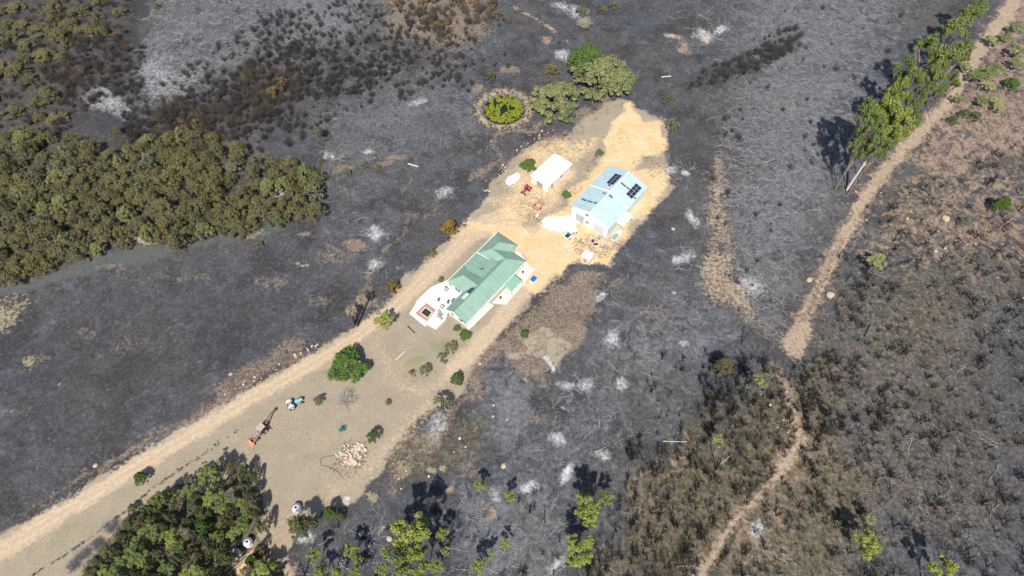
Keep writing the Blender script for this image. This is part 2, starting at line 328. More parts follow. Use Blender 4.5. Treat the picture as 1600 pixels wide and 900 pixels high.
    # bushes floor inside bottom-left woodland
    poly('olive', [(90,960),(150,865),(200,800),(260,768),(320,735),(385,728),(405,760),(415,830),(440,880),(440,960)], 2, .9)
    poly('char', [(-60,200),(100,200),(240,190),(350,210),(480,270),(500,330),(440,345),(380,362),(270,380),(150,390),(60,425),(-60,440)], 3, .6)
    poly('olive', [(-60,200),(100,200),(240,190),(350,210),(480,270),(500,330),(440,345),(380,362),(270,380),(150,390),(60,425),(-60,440)], 3, .85)
    M['lawn'] *= 1 - np.clip(M['olive'] * 1.2 - .3, 0, 1) * (Y < 60)
    # yard texture near the track edge of the ash
    V = np.stack([X, Y, Z], 1)
    ii = np.arange((ny - 1) * (nx - 1)); j, i = ii // (nx - 1), ii % (nx - 1)
    a = j * nx + i; F = np.stack([a, a + 1, a + nx + 1, a + nx], 1)
    fm = lambda k: M[k][F].mean(1)
    cls = np.zeros(len(F), int)
    cls[fm('lawn') > .5] = 1; cls[(fm('sand') > .5) | (fm('white') > .5)] = 2; cls[fm('road') > .5] = 3
    cls[(fm('pale') > .55) & (cls == 0) & (np.hypot(X, Y)[F].mean(1) > 0)] = 4
    rr = np.hypot(X - PONDC[0], Y - PONDC[1])[F].mean(1); cls[(cls == 4) & (rr < 14)] = 0
    gm = ground_material()
    keys = ['road','sand','white','lawn','rust','olive','wash','char','grass','brown','light','slick','rut','pale','straw','x']
    cols = [np.stack([M[k] for k in keys[q*4:q*4+4]], 1).astype(np.float32) for q in range(4)]
    for c, name in enumerate(['ground', 'lawn', 'sand_yard', 'dirt_road', 'dirt_track']):
        f = F[cls == c]
        if not len(f): continue
        used, inv = np.unique(f.ravel(), return_inverse=True)
        me = fastmesh(name, V[used], inv.reshape(-1, 4), gm, True)
        for q in range(4):
            at = me.attributes.new('m%d' % q, 'FLOAT_COLOR', 'POINT'); at.data.foreach_set('color', cols[q][used].ravel())
        o = bpy.data.objects.new(name, me); C.objects.link(o); o['kind'] = 'structure'

def fastmesh(name, V, F, mat, smooth=False):
    V = np.asarray(V, np.float32); F = np.asarray(F, np.int32)
    me = bpy.data.meshes.new(name); k = F.shape[1]
    me.vertices.add(len(V)); me.vertices.foreach_set('co', V.ravel())
    me.loops.add(F.size); me.loops.foreach_set('vertex_index', F.ravel())
    me.polygons.add(len(F)); me.polygons.foreach_set('loop_start', np.arange(0, F.size, k, dtype=np.int32)); me.polygons.foreach_set('loop_total', np.full(len(F), k, np.int32))
    me.update(calc_edges=True); me.validate()
    if smooth: me.polygons.foreach_set('use_smooth', np.ones(len(F), bool))
    if mat: me.materials.append(mat)
    return me
build_ground()

# ------------------------------------------------------------------ object helpers
def tag(o, label=None, cat=None, group=None, kind=None):
    if label: o['label'] = label
    if cat: o['category'] = cat
    if group: o['group'] = group
    if kind: o['kind'] = kind
    return o
def thing(name, loc, rz=0, label=None, cat=None, group=None):
    o = bpy.data.objects.new(name, None); C.objects.link(o); o.empty_display_size = .5
    o.location = loc; o.rotation_euler = (0, 0, rz); return tag(o, label, cat, group)
class MB:
    def __init__(s): s.v = []; s.f = []
    def poly(s, pts): n = len(s.v); s.v += [tuple(p) for p in pts]; s.f.append(tuple(range(n, n + len(pts)))); return s
    def hexa(s, p):
        n = len(s.v); s.v += [tuple(q) for q in p]
        for f in ((3,2,1,0),(4,5,6,7),(0,1,5,4),(1,2,6,5),(2,3,7,6),(3,0,4,7)): s.f.append(tuple(n + i for i in f))
        return s
    def box(s, x0, y0, z0, x1, y1, z1, tx=0, ty=0):
        return s.hexa([(x0,y0,z0),(x1,y0,z0),(x1,y1,z0),(x0,y1,z0),(x0+tx,y0+ty,z1),(x1-tx,y0+ty,z1),(x1-tx,y1-ty,z1),(x0+tx,y1-ty,z1)])
    def slab(s, pts, t):
        n = len(pts); k = len(s.v); s.v += [tuple(p) for p in pts] + [(p[0], p[1], p[2] - t) for p in pts]
        s.f.append(tuple(range(k, k + n))); s.f.append(tuple(range(k + 2*n - 1, k + n - 1, -1)))
        for i in range(n): j = (i + 1) % n; s.f.append((k + i, k + n + i, k + n + j, k + j))
        return s
    def cyl(s, p, q, r0, r1=None, n=10, cap=True):
        r1 = r0 if r1 is None else r1; p = Vector(p); q = Vector(q); d = (q - p).normalized()
        a = d.orthogonal().normalized(); b = d.cross(a); k = len(s.v)
        for c, r in ((p, r0), (q, r1)):
            for i in range(n): t = 2 * math.pi * i / n; s.v.append(tuple(c + (a * math.cos(t) + b * math.sin(t)) * r))
        for i in range(n): j = (i + 1) % n; s.f.append((k + i, k + j, k + n + j, k + n + i))
        if cap: s.f.append(tuple(k + i for i in range(n))[::-1]); s.f.append(tuple(k + n + i for i in range(n)))
        return s
    def tube(s, pts, rs, n=6):
        for i in range(len(pts) - 1): s.cyl(pts[i], pts[i + 1], rs[i], rs[i + 1], n)
        return s
    def ring(s, c, r_in, r_out, z0, z1, n=24, ax='z'):
        k = len(s.v)
        for i in range(n):
            t = 2 * math.pi * i / n; ct, st = math.cos(t), math.sin(t)
            for r, z in ((r_in, z0), (r_out, z0), (r_out, z1), (r_in, z1)):
                s.v.append((c[0] + r * ct, c[1] + r * st, c[2] + z) if ax == 'z' else (c[0] + r * ct, c[1] + z, c[2] + r * st))
        for i in range(n):
            j = (i + 1) % n
            for a in range(4): b = (a + 1) % 4; s.f.append((k + 4*i + a, k + 4*j + a, k + 4*j + b, k + 4*i + b))
        return s
    def build(s, name, mat, parent=None, smooth=False, bevel=0):
        me = bpy.data.meshes.new(name); me.from_pydata(s.v, [], s.f); me.materials.append(mat)
        import bmesh
        bm = bmesh.new(); bm.from_mesh(me); bmesh.ops.recalc_face_normals(bm, faces=bm.faces)
        if bevel: bmesh.ops.bevel(bm, geom=list(bm.edges), offset=bevel, segments=1, affect='EDGES', clamp_overlap=True)
        bm.to_mesh(me); bm.free()
        if smooth:
            for p in me.polygons: p.use_smooth = True
        o = bpy.data.objects.new(name, me); C.objects.link(o)
        if parent: o.parent = parent
        return o
def corr(name, col, axis, pitch=.25, streak=None):
    """profiled sheet metal: raised ribs every few decimetres, slight fade and stains"""
    if name in MATS: return MATS[name]
    m, t, b = newmat(name); n = N(t); tc = n.node('ShaderNodeTexCoord').outputs['Object']
    sx = n.node('ShaderNodeSeparateXYZ'); n.ln(tc, sx.inputs[0]); v = sx.outputs[axis]
    wave = n.math('SINE', n.math('MULTIPLY', v, 2 * math.pi / pitch))
    sheet = n.math('FLOOR', n.math('DIVIDE', v, .78))
    wn = n.node('ShaderNodeTexWhiteNoise', noise_dimensions='1D'); n.ln(sheet, wn.inputs['W'])
    f = n.noise(.8, 6, .65, tc)
    c = n.mix(f, tuple(x * .86 for x in col), tuple(min(.9, x * 1.13) for x in col))
    c = n.mix(n.math('MULTIPLY', wn.outputs[0], .22), c, tuple(min(.9, x * 1.45 + .03) for x in col))
    c = n.mix(n.math('MULTIPLY', n.mapr(n.noise(.45, 6, .75, tc), .50, .66), .5), c, tuple(x * .80 for x in col))
    c = n.mix(n.math('MULTIPLY', n.mapr(n.noise(2.2, 7, .8, tc), .54, .66), .55), c, streak or tuple(min(.9, x * 1.5 + .06) for x in col))
    n.ln(c, b.inputs['Base Color']); b.inputs['Roughness'].default_value = .5; b.inputs['Specular IOR Level'].default_value = .35
    bp = n.node('ShaderNodeBump'); bp.inputs['Strength'].default_value = .6; bp.inputs['Distance'].default_value = .05
    n.ln(wave, bp.inputs['Height']); n.ln(bp.outputs[0], b.inputs['Normal']); MATS[name] = m; return m
def glassy(name, col, rough=.12, metal=0):
    return pm(name, col, rough, metal, .25, 1.5, .6)
WHITE = pm('white_plaster', (.74, .73, .70), .85, var=.06, scale=1.2, dirt=(.60, .57, .50))
GLASS = glassy('window_glass', (.05, .07, .09)); FRAME = pm('window_frame_white', (.78, .78, .76), .5, var=.04)
BLACK = pm('black_rubber', (.02, .02, .022), .8); DARK = pm('dark_metal', (.05, .048, .045), .5, .3)
RUST = pm('rusty_metal', (.20, .085, .045), .8, .2, .3, 4, dirt=(.32, .16, .09)); CONC = pm('concrete', (.62, .585, .53), .9, var=.12, scale=.7, dirt=(.50, .45, .38))
GALV = pm('galvanised_metal', (.42, .43, .44), .45, .4); WOOD = pm('weathered_wood', (.36, .29, .22), .9, var=.25, scale=3)

# ------------------------------------------------------------------ farmhouse
HX, HY = -11.646, 84.351; HA = R(51.27)
def window(parent, x, y, z, w, h, face, door=False):
    """framed window on a wall; face is the outward axis: '+x','-x','+y','-y'"""
    n = 'door' if door else 'window'
    s = 1 if face[0] == '+' else -1; t = .06
    fr = MB(); gl = MB()
    def bx(m, a0, z0, a1, z1, d0, d1):
        if face[1] == 'y': m.box(x + a0, min(y + s*d0, y + s*d1), z0, x + a1, max(y + s*d0, y + s*d1), z1)
        else: m.box(min(x + s*d0, x + s*d1), y + a0, z0, max(x + s*d0, x + s*d1), y + a1, z1)
    bx(fr, -w/2 - t, z - t, -w/2, z + h + t, -.01, .05); bx(fr, w/2, z - t, w/2 + t, z + h + t, -.01, .05)
    bx(fr, -w/2, z + h, w/2, z + h + t, -.01, .05)
    if not door: bx(fr, -w/2, z - t, w/2, z, -.01, .08); bx(fr, -.025, z, .025, z + h, -.01, .045)
    bx(gl, -w/2 + .002, z + .002, w/2 - .002, z + h - .002, .0, .02)
    g = gl.build(n, WOOD if door else GLASS, parent); fr.build('frame', FRAME, g)
def farmhouse():
    t = thing('farmhouse', (HX, HY, 0), HA, 'long white farmhouse under a green metal roof with a pool terrace at its end', 'house')
    green = corr('green_roof_sheet', (.215, .34, .262), 0, .3, (.31, .42, .35))
    # walls
    w = MB(); w.slab([(.45,.5,3.0),(23.9,.5,3.0),(23.9,6.4,3.0),(.45,6.4,3.0)], 3.3)
    w.poly([(.45,.5,2.95),(.45,6.4,2.95),(.45,3.6,4.85)])
    w.build('wall', WHITE, t)
    w = MB(); w.slab([(7.1,6.0,2.97),(12.7,6.0,2.97),(12.7,11.6,2.97),(7.1,11.6,2.97)], 3.3); w.slab([(12.6,6.0,2.9),(18.4,6.0,2.9),(18.4,11.5,2.9),(12.6,11.5,2.9)], 3.2)
    w.slab([(18.4,5.6,2.98),(26.5,5.6,2.98),(26.5,11.6,2.98),(18.4,11.6,2.98)], 3.3); w.build('rear_wall', WHITE, t)
    r = MB(); th = .12
    S = lambda pts: r.slab(pts, th)
    S([(0,0,2.95),(24.4,0,2.95),(20.6,3.75,5.05),(0,3.75,5.05)])                       # long slope to the lower right
    S([(0,3.75,5.05),(20.6,3.9,5.05),(20.3,6.83,3.1),(0,6.83,3.05)])                    # its other side
    S([(24.4,0,2.95),(24.4,5.2,2.98),(20.8,8.7,5.02),(20.6,3.75,5.05)])                # north hip
    S([(18.0,12.1,3.0),(18.0,5.0,3.0),(20.6,3.8,5.04),(20.8,8.7,5.01)])                # wing slope facing the terrace end
    S([(18.0,12.1,3.0),(20.8,8.7,5.02),(23.7,8.6,5.02),(27.1,12.0,3.0)])
    S([(27.1,12.0,3.0),(23.7,8.6,5.02),(27.1,5.1,3.0)]); S([(27.1,5.1,3.0),(23.7,8.6,5.02),(20.8,8.7,5.03),(24.4,5.15,3.0)])
    S([(12.5,12.0,3.02),(12.5,4.9,4.42),(18.9,4.9,4.42),(18.9,12.0,3.02)])
    S([(6.5,12.15,3.0),(6.5,5.6,3.0),(9.8,4.3,4.82),(9.8,9.2,4.82)]); S([(6.5,12.15,3.0),(9.8,9.2,4.82),(13.1,12.1,3.0)])
    S([(13.1,12.1,3.0),(9.8,9.2,4.82),(9.8,4.3,4.82),(13.1,5.6,3.0)])
    ro = r.build('roof', green, t)
    k = MB()   # ridge caps
    G_ = pm('green_ridge_cap', (.22, .36, .27), .5, var=.08)
    for a, b in (((0,3.75,5.07),(20.6,3.75,5.07)),((20.6,3.75,5.07),(20.8,8.7,5.05)),((20.8,8.7,5.05),(23.7,8.6,5.05)),((9.8,9.2,4.84),(9.8,4.5,4.84)),((20.6,3.75,5.07),(24.4,0,2.98)),((23.7,8.6,5.04),(27.1,12,3.02)),((23.7,8.6,5.04),(27.1,5.1,3.02)),((9.8,9.2,4.84),(6.5,12.1,3.02)),((9.8,9.2,4.84),(13.1,12.1,3.02)),((20.8,8.7,5.03),(18,12.1,3.02))): k.cyl(a, b, .09, n=6)
    k.build('ridge_cap', G_, ro)
    b = MB()
    for p, q in (((-.02,0,2.9),(-.02,3.75,5.0)),((-.02,3.75,5.0),(-.02,6.83,3.0))): b.cyl(p, q, .07, n=5)
    b.build('barge_board', pm('dark_green_trim', (.045, .07, .055)), ro)
    g = MB(); g.cyl((0,-.07,2.88),(24.4,-.07,2.88), .08, n=6); g.cyl((6.5,12.25,2.9),(27.1,12.2,2.9), .09, n=6); g.build('gutter', FRAME, t)
    f = MB(); f.slab([(18.30,12.0,3.30),(18.30,7.5,4.12),(18.40,7.5,4.16),(18.40,12.0,3.34)], .1); f.build('flashing', FRAME, ro)
    # solar geyser
    s = MB(); sl = .66
    def onslope(u, v, dz=0): return (u, v, 5.05 - (v - 3.75) * .633 + dz)
    s.slab([onslope(6.6,4.3,.12),onslope(8.7,4.3,.12),onslope(8.7,5.6,.12),onslope(6.6,5.6,.12)], .08); s.build('solar_collector', glassy('collector_glass', (.03, .045, .09)), t)
    s = MB(); s.slab([onslope(4.4,4.3,.10),onslope(6.35,4.3,.10),onslope(6.35,5.5,.10),onslope(4.4,5.5,.10)], .06); s.cyl((4.6,4.55,5.0),(6.2,4.55,5.0), .32, n=14); s.build('water_heater_tank', pm('pale_blue_tank', (.62,.72,.76), .4), t)
    s = MB(); s.cyl((14.6,7.0,3.6),(14.6,7.0,4.6), .12, n=8); s.cyl((15.1,6.7,4.1),(14.3,7.6,4.05), .1, n=6); s.build('vent_pipe', DARK, t)
    # verandah
    v = MB(); v.slab([(14.9,.1,2.75),(19.3,.1,2.75),(19.3,-2.75,2.35),(14.9,-2.75,2.35)], .06); v.build('verandah_roof', corr('green_verandah_sheet', (.22,.42,.30), 0, .2, (.36,.50,.40)), t)
    for x, y in ((15,-2.65),(17.1,-2.65),(19.2,-2.65)): MB().cyl((x,y,0),(x,y,2.33), .06, n=6).build('post', FRAME, t)
    for x, wd in ((3.2,1.5),(7.4,1.5),(12.6,1.2),(21.6,1.4)): window(t, x, .5, 1.0, wd, 1.2, '-y')
    window(t, 17, .5, .15, .95, 2.05, '-y', True)
    window(t, .45, 2.3, 1.0, 1.3, 1.2, '-x'); window(t, .45, 5.1, 1.0, .9, 1.2, '-x'); window(t, 7.1, 9.2, .15, 1.8, 2.0, '-x', False)
    window(t, 23.9, 2.5, 1.0, 1.3, 1.2, '+x'); window(t, 26.5, 8.5, 1.0, 1.3, 1.2, '+x')
    for x in (9.5, 15, 21.5, 24.5): window(t, x, 11.6 if x != 15 else 11.5, 1.1, 1.2, 1.1, '+y')
    a = MB(); a.slab([(10,-.0,.12),(20,-.0,.12),(20,-3.0,.12),(12,-3.3,.12)], .5); a.slab([(20.2,.4,.11),(25.6,.4,.11),(25.6,-2.4,.11),(20.2,-2.9,.11)], .5)
    a.slab([(-.2,.45,.1),(9.8,.45,.1),(9.8,-1.0,.1),(-.2,-.6,.1)], .4)
    a.slab([(24.0,.45,.13),(26.0,.45,.13),(27.6,5.2,.13),(24.0,5.2,.13)], .4); a.build('concrete_apron', CONC, t)
farmhouse()
def hl(u, v, z=0):  # farmhouse axes to world
    return (HX + u * math.cos(HA) - v * math.sin(HA), HY + u * math.sin(HA) + v * math.cos(HA), z)
def terrace():
    t = thing('terrace', hl(0, 10), HA, 'bright white paved pool terrace with steps at the end of the green roofed house', 'terrace')
    # local frame: x along u, y = v-10
    P = [(8.0,3.4),(3.3,5.4),(-1.7,5.5),(-4.2,4.6),(-5.4,-1.2),(-5.0,-3.9),(-1.4,-4.0),(.4,-3.1),(7.0,-3.1),(7.0,2.0)]
    MB().slab([(x,y,.42) for x,y in P], .9).build('paving', pm('white_paving', (.80,.785,.74), .85, var=.05, scale=.8, dirt=(.72,.69,.62)), t)
    s = MB()
    for i in range(4): s.slab([(-1.75-i*.1,5.55+.0,.34-i*.08),(-4.25-i*.55,4.65,.34-i*.08),(-4.9-i*.42,-1.0,.34-i*.08),(-4.7-i*.42,-1.3,.34-i*.08),(-3.5,2,.34-i*.08)], .5)
    s.build('steps', pm('cream_steps', (.66,.62,.53), .9, var=.08), t)
    # raised pool surround: four brick-red paving strips round the water
    c = [(-.9,3.2),(-.9,-.2),(-4.9,-.7),(-4.9,3.3)]; w = [(-2.1,2.35),(-2.1,.1),(-3.95,-.1),(-3.95,2.3)]
    pc = MB(); wc = MB(); e = [(-1.95,2.5),(-1.95,-.05),(-4.1,-.25),(-4.1,2.45)]
    for i in range(4):
        j = (i + 1) % 4
        pc.slab([(*c[i],.56),(*c[j],.56),(*e[j],.56),(*e[i],.56)], .3); wc.slab([(*e[i],.60),(*e[j],.60),(*w[j],.60),(*w[i],.60)], .35)
    pc.build('pool_surround', pm('brick_red_paving', (.40,.22,.19), .85, var=.12, scale=3), t); wc.build('pool_coping', WHITE, t)
    MB().slab([(*p,.46) for p in w], .03).build('pool_water', glassy('green_pool_water', (.035,.05,.018), .06), t)
    wl = MB()
    for i in range(1, 4): a, b_ = P[i-1], P[i]; wl.cyl((a[0],a[1],.55),(b_[0],b_[1],.55), .16, n=6)
    wl.build('low_wall', WHITE, t)
terrace()
def chair(loc, rz, label, grp):
    t = thing('garden_chair', loc, rz, label, 'chair', grp); m = pm('grey_garden_metal', (.12,.12,.12), .5)
    MB().box(-.26,-.26,.42,.26,.26,.46).build('seat', m, t); MB().box(-.26,.22,.46,.26,.27,.95).build('backrest', m, t)
    for x in (-.23,.23):
        for y in (-.23,.23): MB().cyl((x,y,0),(x,y,.42), .025, n=5).build('leg', m, t)
def table(loc, rz, label, r=.6, mat=None, grp=None):
    t = thing('garden_table', loc, rz, label, 'table', grp)
    MB().cyl((0,0,.70),(0,0,.75), r, n=20).build('tabletop', mat or GALV, t); MB().cyl((0,0,0),(0,0,.7), .06, n=8).cyl((0,0,0),(0,0,.04), .3, n=12).build('pedestal', DARK, t)
pin = pm('pinkish_parasol', (.45,.33,.33), .8)
T = .425
table(hl(.6,9.0,T), 0, 'round glass-topped garden table nearest the pool surround', .55, glassy('table_glass', (.45,.5,.48)))
MB_r = MB().ring((0,0,0), .5, .62, .70, .78); o = MB_r.build('rim', DARK, bpy.data.objects['garden_table'])
table(hl(5.2,11.6,T), 0, 'pink round table by the hipped wing of the house', .62, pin)
for k, (u, v, a) in enumerate([(1.5,11.0,.4),(2.1,11.3,2.0),(2.6,8.6,1),(3.2,8.9,2.6),(3.6,8.0,.2),(4.4,8.2,3.4),(5.4,7.0,1.2),(6.0,6.8,2.2),(6.4,7.2,0.3),(5.9,12.2,2.2)]):
    chair(hl(u,v,T), a, 'small dark metal garden chair standing on the white terrace', 'garden chairs on the white terrace')
def lounger(u, v, a, label):
    t = thing('sun_lounger', hl(u,v,T), HA + a, label, 'sun lounger'); m = pm('lounger_grey', (.30,.29,.29), .8)
    f = MB(); f.box(-1,-.34,.28,1,-.30,.34); f.box(-1,.30,.28,1,.34,.34)
    for i in range(9): f.box(-.98+i*.22,-.30,.30,-.84+i*.22,.30,.335)
    f.build('frame', DARK, t); MB().hexa([(.35,-.3,.34),(1,-.3,.62),(1,.3,.62),(.35,.3,.34),(.35,-.3,.42),(1,-.3,.7),(1,.3,.7),(.35,.3,.42)]).build('backrest', m, t)
    MB().box(-.95,-.3,.34,.34,.3,.41).build('cushion', m, t)
    for x in (-.9,.9):
        for y in (-.3,.3): MB().cyl((x,y,0),(x,y,.29), .03, n=5).build('leg', DARK, t)
lounger(-.9,8.2,1.3,'grey sun lounger between the pool and the white gable wall')
lounger(-1.9,7.4,1.5,'grey sun lounger at the terrace edge nearest the grass')
def pot(loc, label, s=1, grp=None):
    t = thing('potted_plant', loc, 0, label, 'potted plant', grp)
    MB().cyl((0,0,0),(0,0,.5*s), .2*s, .3*s, n=12).build('pot', pm('terracotta', (.38,.17,.10)), t)
    V, F = leaves(np.array([[0,0,.75*s]]), [.4*s], 70, .14*s); foliage('foliage', V, F, leafmat('pot_leaf', (.05,.08,.03), (.12,.16,.05)), t)

# ------------------------------------------------------------------ foliage generators
def leaves(cen, rad, n, size, up=.5, flat=.8):
    """n small leaf quads spread through each clump"""
    cen = np.repeat(np.asarray(cen, float), n, 0); rad = np.repeat(np.asarray(rad, float), n)
    d = rng.normal(size=(len(cen), 3)); d /= np.linalg.norm(d, axis=1)[:, None]
    rr = rad * rng.random(len(cen)) ** .4; p = cen + d * rr[:, None] * np.array([1, 1, flat])
    nn = d * .7 + rng.normal(size=d.shape) * .5 + np.array([0, 0, up]); nn /= np.linalg.norm(nn, axis=1)[:, None]
    a = np.cross(nn, rng.normal(size=d.shape)); a /= np.linalg.norm(a, axis=1)[:, None]; b = np.cross(nn, a)
    s = (size * (.6 + .8 * rng.random(len(p))))[:, None] * .5
    V = np.stack([p - a*s*1.3, p - b*s*.75, p + a*s*1.3, p + b*s*.75], 1).reshape(-1, 3)
    return V, np.arange(len(V)).reshape(-1, 4)
def foliage(name, V, F, mat, parent=None):
    o = bpy.data.objects.new(name, fastmesh(name, V, F, mat)); C.objects.link(o)
    if parent: o.parent = parent
    return o
def twigs(n, h, spread, w, lean=.5, fork=2, base=.25):
    """upright charred or bare stems as thin two-sided blades with forks"""
    P0 = []; P1 = []; W0 = []
    for i in range(n):
        a = rng.random() * 6.283; r = base * rng.random(); p = np.array([math.cos(a)*r, math.sin(a)*r, 0.])
        d = np.array([math.cos(a)*lean*rng.random()*1.6, math.sin(a)*lean*rng.random()*1.6, 1.]); d /= np.linalg.norm(d)
        L = h * (.45 + .55 * rng.random()); q = p + d * L * .5; P0.append(p); P1.append(q); W0.append(w)
        for k in range(fork):
            e = d + rng.normal(size=3) * .38; e /= np.linalg.norm(e); q2 = q + e * L * (.3 + .25 * rng.random()); P0.append(q); P1.append(q2); W0.append(w * .7)
            e2 = e + rng.normal(size=3) * .6; e2 /= np.linalg.norm(e2); P0.append((q + q2) / 2); P1.append((q + q2) / 2 + e2 * L * .22); W0.append(w * .5)
    return blades(np.array(P0), np.array(P1), np.array(W0))
def blades(P0, P1, W):
    d = P1 - P0; s = np.cross(d, rng.normal(size=d.shape)); s /= np.linalg.norm(s, axis=1)[:, None] + 1e-9
    t = np.cross(d, s); t /= np.linalg.norm(t, axis=1)[:, None] + 1e-9; W = W[:, None] * .5
    # three-sided sliver: real thickness from every side
    n = len(P0); V = np.stack([P0 + s*W, P0 - s*W*.5 + t*W*.87, P0 - s*W*.5 - t*W*.87, P1 + s*W*.4, P1 - s*W*.2 + t*W*.35, P1 - s*W*.2 - t*W*.35], 1).reshape(-1, 3)
    k = np.arange(n)[:, None] * 6
    F = np.concatenate([k + np.array([0,1,4,3]), k + np.array([1,2,5,4]), k + np.array([2,0,3,5])], 0)
    return V, F
def scatter_mesh(protos, X, Y, Z, S, name, mat, label, cat, group=None, sz=None, kind='stuff'):
    """one merged object holding copies of small protos (V,F) at many places"""
    Vs = []; Fs = []; off = 0; pick = rng.integers(0, len(protos), len(X)); A = rng.random(len(X)) * 6.283
    for p, (V, F) in enumerate(protos):
        I = np.where(pick == p)[0]
        if not len(I): continue
        c, s = np.cos(A[I])[:, None], np.sin(A[I])[:, None]; x = V[None, :, 0] * S[I][:, None]; y = V[None, :, 1] * S[I][:, None]
        z = V[None, :, 2] * (S[I] if sz is None else sz[I])[:, None]
        W = np.stack([x*c - y*s + X[I][:, None], x*s + y*c + Y[I][:, None], z + Z[I][:, None]], 2)
        Vs.append(W.reshape(-1, 3)); Fs.append((F[None] + (np.arange(len(I)) * len(V))[:, None, None] + off).reshape(-1, F.shape[1])); off += W.size // 3
    o = foliage(name, np.concatenate(Vs), np.concatenate(Fs), mat); tag(o, label, cat, group, kind); return o
def inpoly(px, py, P):
    ins = np.zeros(px.shape, bool)
    for i in range(len(P)):
        ax, ay = P[i]; bx, by = P[(i + 1) % len(P)]
        ins ^= ((ay > py) != (by > py)) & (px < (bx - ax) * (py - ay) / ((by - ay) or 1e-9) + ax)
    return ins
def sample(P, n):
    """n spots spread over a patch of land outlined on the photograph"""
    A = np.array(P, float); lo, hi = A.min(0), A.max(0); ox = []; oy = []
    while sum(map(len, ox)) < n:
        x = lo[0] + rng.random(n * 2) * (hi[0] - lo[0]); y = lo[1] + rng.random(n * 2) * (hi[1] - lo[1]); m = inpoly(x, y, P); ox.append(x[m]); oy.append(y[m])
    return np.concatenate(ox)[:n], np.concatenate(oy)[:n]
def spaced(P, dmin, nmax=2000):
    x, y = sample(P, nmax); keep = []
    for i in range(len(x)):
        if all((x[i]-a)**2 + ((y[i]-b)*1.2)**2 > dmin*dmin for a, b in keep): keep.append((x[i], y[i]))
    return keep

BARK = pm('grey_brown_bark', (.16,.125,.095), .9, var=.3, scale=3, bump=.5); PALEBARK = pm('pale_gum_bark', (.50,.44,.37), .8, var=.2, scale=2, dirt=(.30,.22,.17)); CHARBARK = pm('charred_bark', (.02,.019,.02), .9, var=.3)
LM = {
 'lush': leafmat('lush_leaf', (.050,.105,.022), (.155,.245,.055), rnd=.08),
 'deep': leafmat('deep_green_leaf', (.060,.086,.032), (.17,.205,.09)),
 'gum': leafmat('gum_leaf', (.085,.125,.035), (.23,.29,.10)),
 'bright': leafmat('bright_gum_leaf', (.14,.18,.03), (.35,.40,.11)),
 'pale': leafmat('pale_green_leaf', (.20,.24,.08), (.36,.38,.17)),
 'olive': leafmat('olive_leaf', (.080,.088,.038), (.225,.215,.105), (.20,.15,.085), .0, .4),
 'tawny': leafmat('tawny_leaf', (.125,.145,.05), (.31,.32,.145), (.33,.29,.17), .03, .15),
 'grey': leafmat('grey_green_leaf', (.10,.125,.07), (.22,.24,.14)),
 'singed': leafmat('singed_leaf', (.10,.075,.035), (.22,.16,.08), (.24,.12,.05), .1, .5),
 'twig': pm('bare_grey_twig', (.46,.43,.36), .9, var=.3, scale=5), 'russet': leafmat('russet_leaf', (.13,.10,.02), (.27,.19,.04), (.24,.10,.03), .05)}
PROTO = {}
